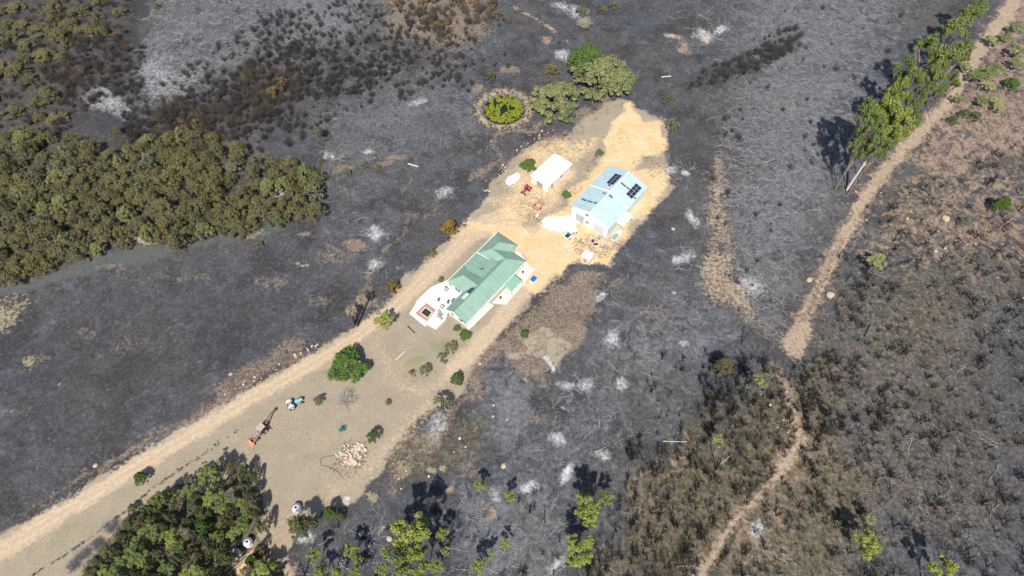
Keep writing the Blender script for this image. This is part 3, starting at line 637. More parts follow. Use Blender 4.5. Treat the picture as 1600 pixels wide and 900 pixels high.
def crown_proto(kind, var):
    """unit tree: crown radius about 1, height about 1; returns trunk and crown meshes"""
    key = (kind, var)
    if key in PROTO: return PROTO[key]
    mat = LM[kind]; tall = kind in ('gum', 'bright', 'pale')
    big = kind in ('lush', 'tawny')
    nc = {'lush': 95, 'tawny': 80, 'gum': 50, 'bright': 50, 'pale': 34, 'olive': 52, 'deep': 46, 'grey': 26, 'singed': 20, 'russet': 30}[kind]
    c = []; r = []
    if tall:     # several separate foliage pads at the ends of limbs
        heads = [(math.cos(a)*q, math.sin(a)*q, z) for a, q, z in [(i_*2.4 + rng.random(), .45 + .42*rng.random(), .72 + .20*rng.random()) for i_ in range(7)]] + [(0, 0, .93)]
        for i in range(nc):
            h = heads[i % len(heads)]; c.append([h[0] + rng.normal()*.16, h[1] + rng.normal()*.16, h[2] + rng.normal()*.016]); r.append(.14 + .13*rng.random())
    else:
        for i in range(nc):
            a = rng.random()*6.283; ph = rng.random() ** .8 * 1.5; q = math.sin(ph) * (.74 + .14*rng.random()); lob = 1 + .16*math.sin(a*3 + var*2) + .09*math.sin(a*5 + 1 + var)
            c.append([math.cos(a)*q*lob, math.sin(a)*q*lob, .30 + .58*math.cos(ph)*(.85 + .2*rng.random())]); r.append((.15 if big else .19)*(.6 + .9*rng.random()))
    leafn = {'lush': 95, 'tawny': 85, 'gum': 75, 'bright': 95, 'pale': 60, 'olive': 50, 'deep': 55, 'grey': 45, 'singed': 30, 'russet': 60}[kind]
    size = {'lush': .062, 'tawny': .07, 'gum': .085, 'bright': .09, 'pale': .11, 'olive': .075, 'deep': .08, 'grey': .10, 'singed': .10, 'russet': .11}[kind]
    asp = 3.4 if tall else 1.35
    cc = np.array(c) * np.array([1, 1, asp]); V, F = leaves(cc, r, leafn, size, .5, .8)
    ZS = asp
    cm = fastmesh('crown', V, F, mat)
    b = MB(); top = .82 if tall else .6; w = .045 if tall else .07
    bend = (rng.normal()*.06, rng.normal()*.06)
    mid = (bend[0], bend[1], top*.5); b.tube([(0,0,-.05), mid, (bend[0]*.4, bend[1]*.4, top)], [w, w*.75, w*.3], 7)
    for i in (range(0, nc, 4) if tall else range(0, nc, 7)):
        z0 = top * (.35 + .4*rng.random()); p = (bend[0]*.8, bend[1]*.8, z0); q = c[i]; m = ((p[0]+q[0])/2, (p[1]+q[1])/2, (p[2]+q[2])/2 - .02)
        b.tube([p, m, q], [w*.45, w*.3, w*.12], 5)
    b.v = [(p[0], p[1], p[2]*ZS) for p in b.v]
    tm = bpy.data.meshes.new('trunk'); tm.from_pydata(b.v, [], b.f); tm.materials.append(pm('grey_gum_bark', (.27,.225,.18), .85, var=.3, scale=2) if kind in ('gum','pale') else (CHARBARK if kind == 'singed' else BARK))
    PROTO[key] = (tm, cm); return PROTO[key]
def near(px, py, spots):
    return min(spots, key=lambda q: (q[0]-px)**2 + (q[1]-py)**2)[2]
def sized(r, lo, hi): return 'small' if r < lo else ('large' if r > hi else 'middling')
def tree(kind, px, py, rpx, h, label, group=None, name='tree', cat='tree', cz=.62, sq=1.0, var=None, rz=None):
    """tree whose crown is seen centred at (px,py) of the photograph"""
    if kind in ('gum', 'bright', 'pale'): cz = .83; h = h * 1.45; rpx *= 1.15
    x, y = G2(px, py, h * cz); r = rpx * mpp(px, py) * .97 * (CAMH - h * cz) / CAMH
    t = thing(name, (x, y, hz(x, y)), rng.random()*6.283 if rz is None else rz, label, cat, group)
    t.scale = (r, r * sq, h / (3.4 if kind in ('gum', 'bright', 'pale') else 1.35))
    tm, cm = crown_proto(kind, int(rng.integers(0, 4)) if var is None else var)
    for n, m in (('trunk', tm), ('crown', cm)): o = bpy.data.objects.new(n, m); C.objects.link(o); o.parent = t
    return t

# ------------------------------------------------------------------ blue roofed shed
def shed():
    ox, oy, ang, L, W = 26.45, 113.06, R(50.82), 18.7, 12.6
    t = thing('workshop_shed', (ox, oy, 0), ang, 'large pale shed with a light blue metal roof carrying solar panels', 'shed')
    blue = corr('light_blue_roof_sheet', (.40,.52,.55), 0, .35, (.56,.66,.67)); bwall = corr('pale_cladding', (.66,.70,.70), 0, .3); 
    E, Rz, rv = 5.0, 7.0, 6.3
    w = MB(); w.slab([(.25,.2,4.9),(L-.25,.2,4.9),(L-.25,W-.2,4.9),(.25,W-.2,4.9)], 5.2); w.build('cladding', bwall, t)
    w = MB(); w.slab([(.12,.15,0),(.12,W-.15,0),(.12,W-.15,4.9),(.12,rv,6.85),(.12,.15,4.9)], 0) if False else None
    for x0, x1 in ((.10,.24),(L-.24,L-.10)):
        w = MB(); k = 0
        pts = [(.16,-.2),(W-.16,-.2),(W-.16,4.9),(rv,6.86),(.16,4.9)]
        w.v += [(x0,a,b) for a,b in pts] + [(x1,a,b) for a,b in pts]
        w.f += [tuple(k+i for i in (4,3,2,1,0)), tuple(k+5+i for i in range(5))] + [(k+i,k+(i+1)%5,k+5+(i+1)%5,k+5+i) for i in range(5)]
        w.build('gable_wall', WHITE, t)
    z = lambda v: Rz - abs(v - rv) * (Rz - E) / rv
    def pt(u, v, d=0): return (u, v, z(v) + d)
    r = MB()
    r.slab([pt(-.25,-.2),pt(9.1,-.2),pt(9.1,rv),pt(-.25,rv)], .1); r.slab([pt(-.25,rv),pt(9.1,rv),pt(9.1,W+.2),pt(-.25,W+.2)], .1)
    r.slab([pt(8.9,-.3,.2),pt(L+.1,-.3,.2),pt(L+.1,rv,.2),pt(8.9,rv,.2)], .12); r.slab([pt(8.9,rv,.2),pt(L+.1,rv,.2),pt(L+.1,W+.25,.2),pt(8.9,W+.25,.2)], .12)
    ro = r.build('roof', blue, t)
    k = MB(); tr = pm('pale_roof_trim', (.70,.77,.78), .5, var=.05)
    k.slab([pt(8.85,-.3,.26),pt(9.35,-.3,.26),pt(9.35,rv,.26),pt(8.85,rv,.26)], .05); k.slab([pt(8.85,rv,.26),pt(9.35,rv,.26),pt(9.35,W+.2,.26),pt(8.85,W+.2,.26)], .05)
    k.cyl(pt(-.3,rv,.03), pt(8.9,rv,.03), .12, n=6); k.cyl(pt(8.9,rv,.23), pt(L+.1,rv,.23), .12, n=6); k.build('ridge_cap', tr, ro)
    kb = MB(); kb.cyl((-.27,-.2,z(-.2)-.03),(-.27,rv,Rz-.03), .07, n=5); kb.cyl((-.27,rv,Rz-.03),(-.27,W+.2,z(W+.2)-.03), .07, n=5); kb.build('barge_board', tr, ro)
    sk = pm('dark_skylight', (.09,.115,.12), .3, var=.3, scale=2)
    for u, v0, v1, d in ((3.3,10.0,11.6,.05),(3.45,8.1,9.7,.05),(3.6,6.8,7.8,.05),(8.0,6.9,7.9,.05),(8.2,4.7,5.9,.05),(13.9,4.1,5.8,.25),(14.0,2.8,3.9,.25)):
        a = 0 if d < .1 else 0
        m = MB(); m.slab([pt(u-.28,v0,d),pt(u+.28,v0,d),pt(u+.28,v1,d),pt(u-.28,v1,d)], .04); m.build('skylight', sk, ro)
    sp = glassy('solar_cell_blue', (.012,.022,.075), .1); spk = glassy('solar_cell_dark', (.02,.028,.05), .1)
    def panel(u0, v0, u1, v1, mat, d):
        c = MB(); c.slab([pt(u0+.04,v0+.04,d+.02),pt(u1-.04,v0+.04,d+.02),pt(u1-.04,v1-.04,d+.02),pt(u0+.04,v1-.04,d+.02)], .04); o = c.build('solar_panel', mat, t)
        f = MB(); f.slab([pt(u0,v0,d),pt(u1,v0,d),pt(u1,v1,d),pt(u0,v1,d)], .05); f.build('frame', GALV, o)
    for i in range(4):
        for j in range(2): panel(11.7+i*1.15, 7.0+j*1.15, 12.8+i*1.15, 8.1+j*1.15, sp, .32)
    panel(10.9,7.5,11.55,8.3, sp, .32)
    for i in range(4):
        for j in range(2): panel(12.0+i*1.3, .65+j*1.05, 13.25+i*1.3, 1.65+j*1.05, spk, .32)
    panel(12.7,-.1,13.3,.45, spk, .32)
    # doors
    def door(v0, v1, h, mat, name):
        m = MB(); m.box(.02,v0,0,.07,v1,h); o = m.build(name, mat, t); q = MB()
        q.box(.0,v0-.1,0,.09,v0,h+.1); q.box(.0,v1,0,.09,v1+.1,h+.1); q.box(.0,v0,h,.09,v1,h+.1); q.build('frame', FRAME, o)
    door(8.1,10.8,3.2, corr('grey_roller_door', (.40,.44,.45), 2, .12), 'roller_door'); door(1.4,5.0,3.6, corr('white_roller_door', (.64,.67,.68), 2, .14), 'roller_door')
    window(t, .10, 6.9, 1.2, .8, 1.0, '-x'); window(t, .10, 7.3, 4.3, .9, .9, '-x')
    m = MB(); m.box(9.6,.12,0,12.4,.19,3.2); m.build('side_door', corr('white_roller_door', (.64,.67,.68), 2, .14), t)
    a = MB(); a.slab([(4.5,.19,2.9),(9.4,.19,2.9),(9.4,-2.0,2.5),(4.5,-2.0,2.5)], .07); a.build('lean_to_roof', corr('white_lean_to_sheet', (.78,.78,.77), 0, .25), t)
    for x in (4.7, 9.2): MB().cyl((x,-1.9,-.1),(x,-1.9,2.46), .06, n=6).build('post', GALV, t)
    g = MB(); g.slab([(-6,1,.05),(-.0,1,.05),(-.0,12,.05),(-6,11,.05)], .3) if False else None
shed()
def white_store():
    ox, oy, ang, L, W = 10.38, 129.47, R(49.6), 11.3, 6.5
    t = thing('storage_building', (ox, oy, 0), ang, 'small plain white storage building beside the red tractor', 'shed')
    m = MB(); m.slab([(.2,.2,2.9),(L-.2,.2,2.9),(L-.2,W-.2,2.9),(.2,W-.2,2.9)], 3.2); m.build('wall', WHITE, t)
    r = MB(); r.slab([(-.1,-.15,2.95),(L+.1,-.15,2.95),(L+.1,W/2,3.25),(-.1,W/2,3.25)], .08); r.slab([(-.1,W/2,3.25),(L+.1,W/2,3.25),(L+.1,W+.15,2.95),(-.1,W+.15,2.95)], .08)
    r.build('roof', corr('white_roof_sheet', (.80,.81,.81), 0, .3, (.74,.76,.76)), t)
    MB().cyl((1.6,.55,3.1),(3.6,.75,3.12), .035, n=5).build('pipe', DARK, t)
    window(t, 2.2, .2, .1, .95, 2.1, '-y', True); window(t, 6.5, .2, 1.2, 1.2, .9, '-y'); window(t, .2, 3.2, .1, 2.2, 2.3, '-x', True)
white_store()
def small_hut():
    x, y = G2(917,405); t = thing('pump_house', (x, y, 0), R(-32), 'small cream block pump house at the edge of the yard', 'hut')
    w = MB(); w.box(-1.35,-1.25,-.2,1.35,1.25,1.85); w.build('wall', pm('cream_block', (.66,.57,.50), .9, var=.1, scale=3, dirt=(.5,.4,.33)), t)
    MB().slab([(-1.5,-1.4,2.05),(1.5,-1.4,2.0),(1.5,1.4,2.0),(-1.5,1.4,2.05)], .15).build('roof', pm('cream_slab', (.70,.62,.55), .9, var=.1, dirt=(.55,.46,.38)), t)
    MB().box(-.4,-1.29,0,.4,-1.255,1.6).build('door', WOOD, t)
small_hut()

# ------------------------------------------------------------------ vehicles
def wheel(parent, x, y, r, w, rim, n=18):
    """wheel with tyre and rim, axle along y"""
    t = MB().ring((x, y, r), r*.58, r, -w/2, w/2, n, 'y').build('wheel', BLACK, parent, True)
    MB().cyl((x, y-w*.42, r),(x, y+w*.42, r), r*.6, n=n).cyl((x, y-w*.5, r),(x, y+w*.5, r), r*.2, n=8).build('rim', rim, t)
    return t
def heading(a, b):
    p, q = G2(*a), G2(*b); return math.atan2(q[1]-p[1], q[0]-p[0])
def pickup():
    x, y = G2(891.5, 367); t = thing('pickup_truck', (x, y, .03), heading((884,373),(899,359)), 'white pickup truck with a dark load bed parked in front of the blue roofed shed', 'pickup truck')
    wp = pm('white_car_paint', (.80,.80,.80), .25, var=.03, spec=.5)
    b = MB(); b.hexa([(-2.4,-.86,.42),(2.35,-.86,.42),(2.35,.86,.42),(-2.4,.86,.42),(-2.42,-.88,.86),(2.38,-.84,.86),(2.38,.84,.86),(-2.42,.88,.86)])
    b.hexa([(.75,-.84,.86),(2.38,-.82,.86),(2.38,.82,.86),(.75,.84,.86),(.85,-.78,1.08),(2.2,-.72,.98),(2.2,.72,.98),(.85,.78,1.08)])
    b.box(-2.42,-.90,.86,-.72,-.64,1.12).box(-2.42,.64,.86,-.72,.90,1.12).box(-2.42,-.64,.86,-2.17,.64,1.12); b.build('body', wp, t, bevel=.04)
    MB().box(-2.15,-.62,.865,-.86,.62,1.05).build('load_bed', DARK, t)
    MB().hexa([(-.72,-.82,.87),(.95,-.82,.87),(.95,.82,.87),(-.72,.82,.87),(-.60,-.66,1.52),(.38,-.66,1.52),(.38,.66,1.52),(-.60,.66,1.52)]).build('cab_glass', glassy('violet_tinted_glass', (.10,.07,.14)), t)
    MB().box(-.62,-.67,1.525,.36,.67,1.58).build('cab_roof', wp, t, bevel=.02)
    p = MB()
    for s in (-1, 1):
        for x0, x1 in ((-.72,-.62),(-.15,-.07)): p.hexa([(x0,s*.83,.88),(x1,s*.83,.88),(x1,s*.80,.88),(x0,s*.80,.88),(x0+.06,s*.68,1.52),(x1+.06,s*.68,1.52),(x1+.06,s*.65,1.52),(x0+.06,s*.65,1.52)])
        p.hexa([(.90,s*.83,.88),(.98,s*.83,.88),(.98,s*.79,.88),(.90,s*.79,.88),(.34,s*.68,1.53),(.42,s*.68,1.53),(.42,s*.64,1.53),(.34,s*.64,1.53)])
    p.build('window_pillar', wp, t)
    for X in (-1.5, 1.5):
        for Y in (-.8, .8): wheel(t, X, Y, .37, .25, GALV)
    for Y in (-.62, .62):
        MB().box(2.36,Y-.16,.62,2.41,Y+.16,.80).build('headlight', glassy('lamp_glass', (.7,.7,.66)), t); MB().box(-2.45,Y-.12,.6,-2.41,Y+.12,.85).build('tail_light', pm('red_lens', (.35,.02,.02), .3), t)
        MB().box(.55,Y*1.45-.09,.98,.72,Y*1.45+.09,1.14).build('mirror', DARK, t)
    MB().box(2.38,-.8,.40,2.52,.8,.58).build('bumper', DARK, t); MB().box(-2.55,-.8,.42,-2.43,.8,.56).build('bumper', GALV, t)
pickup()
def tractor(px, a, b, s, hood, fender, rim, label):
    x, y = G2(*px); t = thing('tractor', (x, y, .02), heading(a, b), label, 'tractor'); t.scale = (s, s, s)
    MB().hexa([(.15,-.30,.62),(1.75,-.26,.68),(1.75,.26,.68),(.15,.30,.62),(.15,-.30,1.32),(1.75,-.24,1.22),(1.75,.24,1.22),(.15,.30,1.32)]).build('hood', hood, t, bevel=.05)
    MB().box(1.752,-.22,.7,1.80,.22,1.18).build('grille', DARK, t)
    MB().box(-1.3,-.24,.45,.2,.24,.85).cyl((-.85,-.75,.72),(-.85,.75,.72), .12, n=8).cyl((1.35,-.62,.36),(1.35,.62,.36), .07, n=6).box(1.2,-.15,.3,1.5,.15,.7).build('chassis', DARK, t)
    for s2 in (-1, 1):
        f = MB(); pts = [(-1.55,.85),(-1.42,1.32),(-1.0,1.56),(-.55,1.48),(-.25,1.15)]
        for i in range(4):
            (x0,z0),(x1,z1) = pts[i], pts[i+1]; y0, y1 = sorted((s2*.42, s2*.95)); f.hexa([(x0,y0,z0),(x1,y0,z1),(x1,y1,z1),(x0,y1,z0),(x0,y0,z0+.05),(x1,y0,z1+.05),(x1,y1,z1+.05),(x0,y1,z0+.05)])
        f.build('fender', fender, t)
        wheel(t, -.85, s2*.72, .72, .38, rim, 22); wheel(t, 1.35, s2*.66, .36, .2, rim)
    MB().box(-1.15,-.25,1.0,-.7,.25,1.12).box(-1.2,-.25,1.12,-1.12,.25,1.5).build('seat', fender if fender is not RUST else DARK, t)
    st = MB().cyl((-.1,0,1.1),(-.32,0,1.45), .03, n=6); st.build('steering_column', DARK, t)
    MB().ring((-.34,0,1.46), .17, .21, -.015, .015, 14).build('steering_wheel', BLACK, t)
    MB().cyl((.9,.1,1.25),(.9,.1,1.95), .04, n=8).build('exhaust', DARK, t)
    MB().box(-1.9,-.3,.4,-1.3,-.22,.5).box(-1.9,.22,.4,-1.3,.3,.5).build('drawbar', DARK, t)
tractor((462,632), (452,638), (473,627), 1.12, pm('pale_blue_paint', (.22,.48,.58), .4), pm('white_tractor_paint', (.76,.75,.74), .45), pm('white_rim', (.60,.57,.57), .5), 'blue tractor with white fenders standing on the dry grass')
tractor((822,299), (829,293), (815,306), 1.0, pm('red_paint', (.45,.05,.07), .45), pm('red_paint', (.45,.05,.07)), pm('faded_rim', (.45,.30,.30), .6), 'red tractor parked at the corner of the white storage building')
def backhoe():
    x, y = G2(409,676); t = thing('backhoe_loader', (x, y, .02), heading((413,672),(396,690)), 'rusty old backhoe loader with its digging arm stretched out on the dry grass', 'backhoe loader')
    tan = pm('faded_tan_paint', (.34,.27,.22), .7, var=.25, scale=3, dirt=(.20,.12,.08)); orange = pm('orange_rust_paint', (.52,.23,.13), .7, var=.2, scale=3, dirt=(.60,.34,.22))
    MB().box(-1.7,-.42,.6,2.2,.42,.95).box(-1.2,-.6,.5,.0,.6,.7).build('chassis', RUST, t)
    MB().box(.35,-.42,.95,2.1,.42,1.55,.05,.04).build('hood', tan, t, bevel=.05)
    MB().box(2.1,-.36,.95,2.18,.36,1.45).build('grille', DARK, t)
    c = MB()
    for X in (-1.2,.2):
        for Y in (-.62,.62): c.cyl((X,Y,.95),(X,Y,2.35), .05, n=5)
    c.build('cab_post', DARK, t); MB().slab([(-1.4,-.8,2.45),(.35,-.8,2.45),(.35,.8,2.45),(-1.4,.8,2.45)], .1).build('cab_roof', pm('bleached_cab_roof', (.42,.35,.31), .8, dirt=(.30,.22,.18)), t)
    MB().box(-.8,-.28,1.05,-.3,.28,1.2).box(-.88,-.28,1.2,-.8,.28,1.65).build('seat', BLACK, t)
    rim = pm('bleached_rim', (.50,.42,.38), .7)
    for Y in (-.82,.82): wheel(t, -.75, Y, .78, .42, rim, 22); wheel(t, 1.75, Y*.92, .45, .28, rim)
    for Y in (-.62,.62):
        MB().hexa([(.2,Y-.07,1.4),(3.0,Y-.07,.55),(3.0,Y+.07,.55),(.2,Y+.07,1.4),(.2,Y-.07,1.62),(3.0,Y-.07,.75),(3.0,Y+.07,.75),(.2,Y+.07,1.62)]).build('loader_arm', tan, t)
        MB().cyl((.6,Y,.85),(2.3,Y,.95), .05, n=6).build('hydraulic_ram', GALV, t)
    bk = MB()
    prof = [(2.95,.75),(2.9,.2),(3.15,.05),(3.75,.04)]
    for i in range(3):
        (x0,z0),(x1,z1) = prof[i], prof[i+1]; bk.hexa([(x0,-1.1,z0),(x1,-1.1,z1),(x1,1.1,z1),(x0,1.1,z0),(x0+.05,-1.1,z0+.05),(x1+.05,-1.1,z1+.06),(x1+.05,1.1,z1+.06),(x0+.05,1.1,z0+.05)])
    for Y in (-1.1,1.06): bk.slab([(2.95,Y,.75),(3.75,Y,.1),(3.15,Y,.06),(2.9,Y,.2)], 0) if False else bk.hexa([(2.92,Y,.1),(3.7,Y,.06),(3.7,Y+.04,.06),(2.92,Y+.04,.1),(2.95,Y,.78),(3.2,Y,.5),(3.2,Y+.04,.5),(2.95,Y+.04,.78)])
    bk.build('loader_bucket', orange, t)
    MB().cyl((-1.75,0,.5),(-1.75,0,1.3), .18, n=10).box(-1.95,-.9,.35,-1.7,.9,.6).build('swing_post', RUST, t)
    # boom reaching back and a little to the side
    e1 = (-4.1,-.75,2.0); e2 = (-5.9,-1.3,.9)
    MB().tube([(-1.8,0,1.1),(-2.9,-.35,2.1),e1], [.17,.2,.14], 6).build('boom', RUST, t); MB().tube([e1,e2], [.15,.1], 6).build('dipper_arm', RUST, t)
    MB().cyl((-1.9,0,1.4),(-3.1,-.4,2.35), .06, n=6).cyl((-3.0,-.38,2.4),(-4.3,-.8,2.2), .06, n=6).build('hydraulic_ram', GALV, t)
    MB().hexa([(-6.35,-1.65,.15),(-5.8,-1.55,.1),(-5.8,-1.05,.1),(-6.35,-1.15,.15),(-6.1,-1.6,.9),(-5.75,-1.5,.95),(-5.75,-1.1,.95),(-6.1,-1.2,.9)]).build('digging_bucket', RUST, t)
    for s in (-1,1): MB().tube([(-1.8,s*.8,.5),(-2.1,s*1.35,.08)], [.09,.07], 6).cyl((-2.1,s*1.35,.0),(-2.1,s*1.35,.06), .2, n=10).build('stabiliser_leg', RUST, t)
backhoe()
def implement():
    x, y = G2(535.5,671); t = thing('farm_implement', (x, y, .02), heading((529,676),(542,666)), 'small teal green farm implement standing on the dry grass above the stone heap', 'farm implement')
    teal = pm('teal_paint', (.03,.22,.22), .5, var=.3, scale=5)
    MB().box(-1.0,-.28,.45,.9,-.2,.55).box(-1.0,.2,.45,.9,.28,.55).box(-1.0,-.5,.45,-.9,.5,.55).box(-.2,-.5,.45,-.1,.5,.55).box(.6,-.5,.45,.7,.5,.55).box(.7,-.05,.5,1.3,.05,.6).build('frame', teal, t)
    MB().cyl((-.55,-.42,.32),(-.55,.42,.32), .3, n=14).build('drum', teal, t); MB().box(-.15,-.25,.56,.35,.25,.95).build('engine', pm('dark_teal', (.02,.10,.10)), t)
    for Y in (-.5,.5): wheel(t, .3, Y, .3, .12, teal, 14)
implement()
def trailer_frame():
    x, y = G2(840.5,324); t = thing('farm_trailer', (x, y, .02), heading((834,332),(848,319)), 'rust red farm trailer with an open frame bed below the white building', 'trailer'); rr = pm('rust_red_paint', (.42,.16,.11), .7, var=.25, scale=4, dirt=(.55,.33,.26))
    b = MB()
    for i in range(7): b.box(-1.6+i*.5,-1.1,.7,-1.5+i*.5,1.1,.8)
    for Y in (-1.12,-.4,.4,1.06): b.box(-1.65,Y,.8,1.55,Y+.08,.9)
    b.build('bed_frame', rr, t)
    s = MB(); s.box(-1.65,-1.15,.9,-1.6,1.15,1.25).box(1.5,-1.15,.9,1.55,1.15,1.25).box(-1.6,-1.16,.9,1.5,-1.12,1.1); s.build('side_rail', rr, t)
    MB().box(-.5,-.7,.82,.6,.3,.86).build('floor_plate', pm('bleached_plate', (.62,.42,.36), .8), t)
    MB().box(-2.6,-.05,.55,-1.6,.05,.65).build('drawbar', rr, t); MB().cyl((-.1,-1.2,.38),(-.1,1.2,.38), .06, n=6).build('axle', DARK, t)
    for Y in (-1.05,1.05): wheel(t, -.1, Y, .38, .22, rr, 16)
trailer_frame()
def white_machine():
    x, y = G2(838.5,340); t = thing('cement_mixer', (x, y, .02), .6, 'small white cement mixer by the stacked poles', 'cement mixer')
    MB().cyl((0,0,.7),(.5,0,1.15), .5, .3, 14).cyl((-.25,0,.48),(0,0,.7), .32, .5, 14).build('drum', WHITE, t, True)
    MB().tube([(-.5,-.5,0),(0,-.45,.9),(.6,-.5,0)], [.04,.04,.04]).tube([(-.5,.5,0),(0,.45,.9),(.6,.5,0)], [.04,.04,.04]).build('stand', DARK, t)
    for Y in (-.5,.5): wheel(t, -.5, Y, .22, .08, DARK, 12)
white_machine()
for k in range(9):
    a = G2(815+k*1.9, 351-k*1.0+random.uniform(-1,1)); b = G2(833+k*2.1, 369-k*2.0+random.uniform(-1.5,1.5)); r = random.uniform(.09,.15)
    o = MB().cyl((a[0],a[1],r+.02),(b[0],b[1],r+.03+.1*(k%3==1)), r, r*.8, 8).build('timber_pole', WOOD); tag(o, 'weathered timber pole lying in the stack between the house and the white building', 'pole', 'poles stacked in the yard')
def blue_trough():
    x, y = G2(833.5,438); t = thing('cattle_trough', (x, y, 0), HA, 'bright blue covered tub on a white stand beside the driveway', 'tub')
    MB().box(-.85,-.7,0,.85,.7,.35).build('stand', WHITE, t); MB().box(-.75,-.62,.352,.75,.62,.9).build('tub', pm('bright_blue_plastic', (.02,.14,.62), .4, var=.1), t, bevel=.05)
    MB().box(-.78,-.05,.905,.78,.05,.94).box(-.05,-.64,.905,.05,.64,.94).build('lid_ribs', pm('dark_blue_plastic', (.015,.06,.32), .4), t)
blue_trough()
def water_tank(px, py, r, h, label, open_top=False):
    x, y = G2(px, py, h*.5); z = hz(x, y); t = thing('water_tank', (x, y, z), 0, label, 'water tank'); wpl = pm('white_tank_plastic', (.66,.65,.66), .45, var=.04, dirt=(.62,.60,.60))
    b = MB()
    for i in range(5): b.cyl((0,0,h*i/5),(0,0,h*(i+.8)/5), r, n=24).cyl((0,0,h*(i+.8)/5),(0,0,h*(i+1)/5), r*1.03, n=24)
    b.build('barrel', wpl, t)
    if open_top: MB().cyl((0,0,h+.004),(0,0,h+.02), r*.8, n=20).build('opening', GALV, t); MB().ring((0,0,0), r*.8, r, h, h+.1).build('rim', wpl, t)
    else: MB().cyl((0,0,h+.003),(0,0,h+.25), r, r*.5, 24).build('dome', wpl, t, True); MB().cyl((0,0,h+.25),(0,0,h+.33), .28, n=12).box(-.35,-.08,h+.335,.35,.08,h+.36).build('lid', DARK, t)
water_tank(463.5,794.5,1.0,1.3,'white round plastic tank alone on the dry grass by the dark green tree')
water_tank(388,848,.95,1.5,'upper white round tank in the woodland beside the rust red brush')
water_tank(369.5,865,.9,1.4,'lower white round tank with an open top hidden in the woodland', True)
for k, (a, b) in enumerate([((355,897),(394,863)),((350,893),(388,864)),((358,884),(372,872))]):
    p, q = G2(*a), G2(*b); o = MB().hexa([(p[0],p[1],.1),(p[0]+.3,p[1],.1),(q[0]+.3,q[1],.1),(q[0],q[1],.1),(p[0],p[1],.25),(p[0]+.3,p[1],.25),(q[0]+.3,q[1],.25),(q[0],q[1],.25)]).build('timber_plank', WOOD); tag(o, 'long grey plank lying beside the lower white tank', 'plank', 'planks by the woodland tanks')
def pole(a, b, r, mat, name, label, z=.1):
    p, q = G2(*a), G2(*b); o = MB().cyl((p[0],p[1],z+hz(*p)),(q[0],q[1],z+hz(*q)), r, r*.85, 8).build(name, mat); tag(o, label, name.split('_')[-1])
pole((637,510),(648.5,521), .13, DARK, 'steel_beam', 'black beam lying alone on the grass left of the terrace', .14)
pole((618,563),(633,549), .07, FRAME, 'white_pole', 'thin whitish pole lying on the grass below the terrace')
pole((633,547),(645,540), .15, GALV, 'drain_pipe', 'short grey pipe at the end of the white pole on the grass', .16)
pole((492,302),(508,291), .18, pm('bleached_log', (.46,.39,.34), .8), 'fallen_log', 'pale bare log at the right edge of the olive woodland', .2)
pole((638,258),(654,263), .22, pm('ash_white_log', (.50,.48,.46), .8), 'fallen_log', 'thick whitish log above the burnt field bank', .3)
pole((930,722),(1072,692) if False else (1068,691), .13, pm('bleached_log', (.62,.53,.47)), 'fallen_log', 'long pale trunk across the top of the lower scrub', .2) if False else pole((1035,691),(1072,692), .12, pm('bleached_log', (.62,.53,.47)), 'fallen_log', 'pale straight trunk at the top edge of the lower scrub', .3)
pole((1361,505),(1351,526), .16, CHARBARK, 'fallen_log', 'short black log alone on the burnt slope right of the track', .2)
pole((1033,122),(1048,120), .2, pm('ash_white_log', (.50,.48,.46)), 'metal_sheet', 'white strip lying on dark ash right of the big garden tree', .2)
pole((770,400) if False else (745,175),(746,176), .1, DARK, 'fence_post', 'x', .1) if False else None
# hose loop by the stones
hp = [(541,714),(528,712),(508,713),(500,718),(502,727),(512,729),(526,735),(532,742),(538,750)]
m = MB(); pts = []
for i in range(len(hp) - 1):
    for s in range(4): f = s / 4; q = G2(hp[i][0]*(1-f)+hp[i+1][0]*f, hp[i][1]*(1-f)+hp[i+1][1]*f); pts.append((q[0], q[1], hz(*q)+.06))
m.tube(pts, [.045]*len(pts), 5); o = m.build('hose', BLACK); tag(o, 'thin black hose curled on the grass left of the stone heap', 'hose')

# ------------------------------------------------------------------ pond
def pond():
    n = 48; x, y = PONDC; m = MB(); m.poly([(x+6.9*math.cos(6.283*i/n), y+6.9*math.sin(6.283*i/n), -.42) for i in range(n)])
    o = m.build('pond_water', glassy('dark_pond_water', (.018,.022,.012), .08)); o['kind'] = 'structure'
    k = 1500; a = rng.random(k)*6.283; r = 6.15*np.sqrt(rng.random(k)); px, py = r*np.cos(a), r*np.sin(a)
    hole = (((px-.2)/1.3)**2 + ((py-.1)/1.9)**2 < 1) & (vnoise(px, py, .9, 5) > .25) | (vnoise(px+50, py, 1.0, 6) > .72)
    px, py = px[~hole], py[~hole]
    V, F = leaves(np.stack([px+x, py+y, -.15+.25*rng.random(len(px))], 1), np.full(len(px), .26), 11, .22, .8, .8)
    tag(foliage('pond_plants', V, F, leafmat('pond_leaf', (.17,.20,.02), (.36,.40,.05))), 'yellow green reeds filling the round pond', 'pond plants', None, 'stuff')
pond()

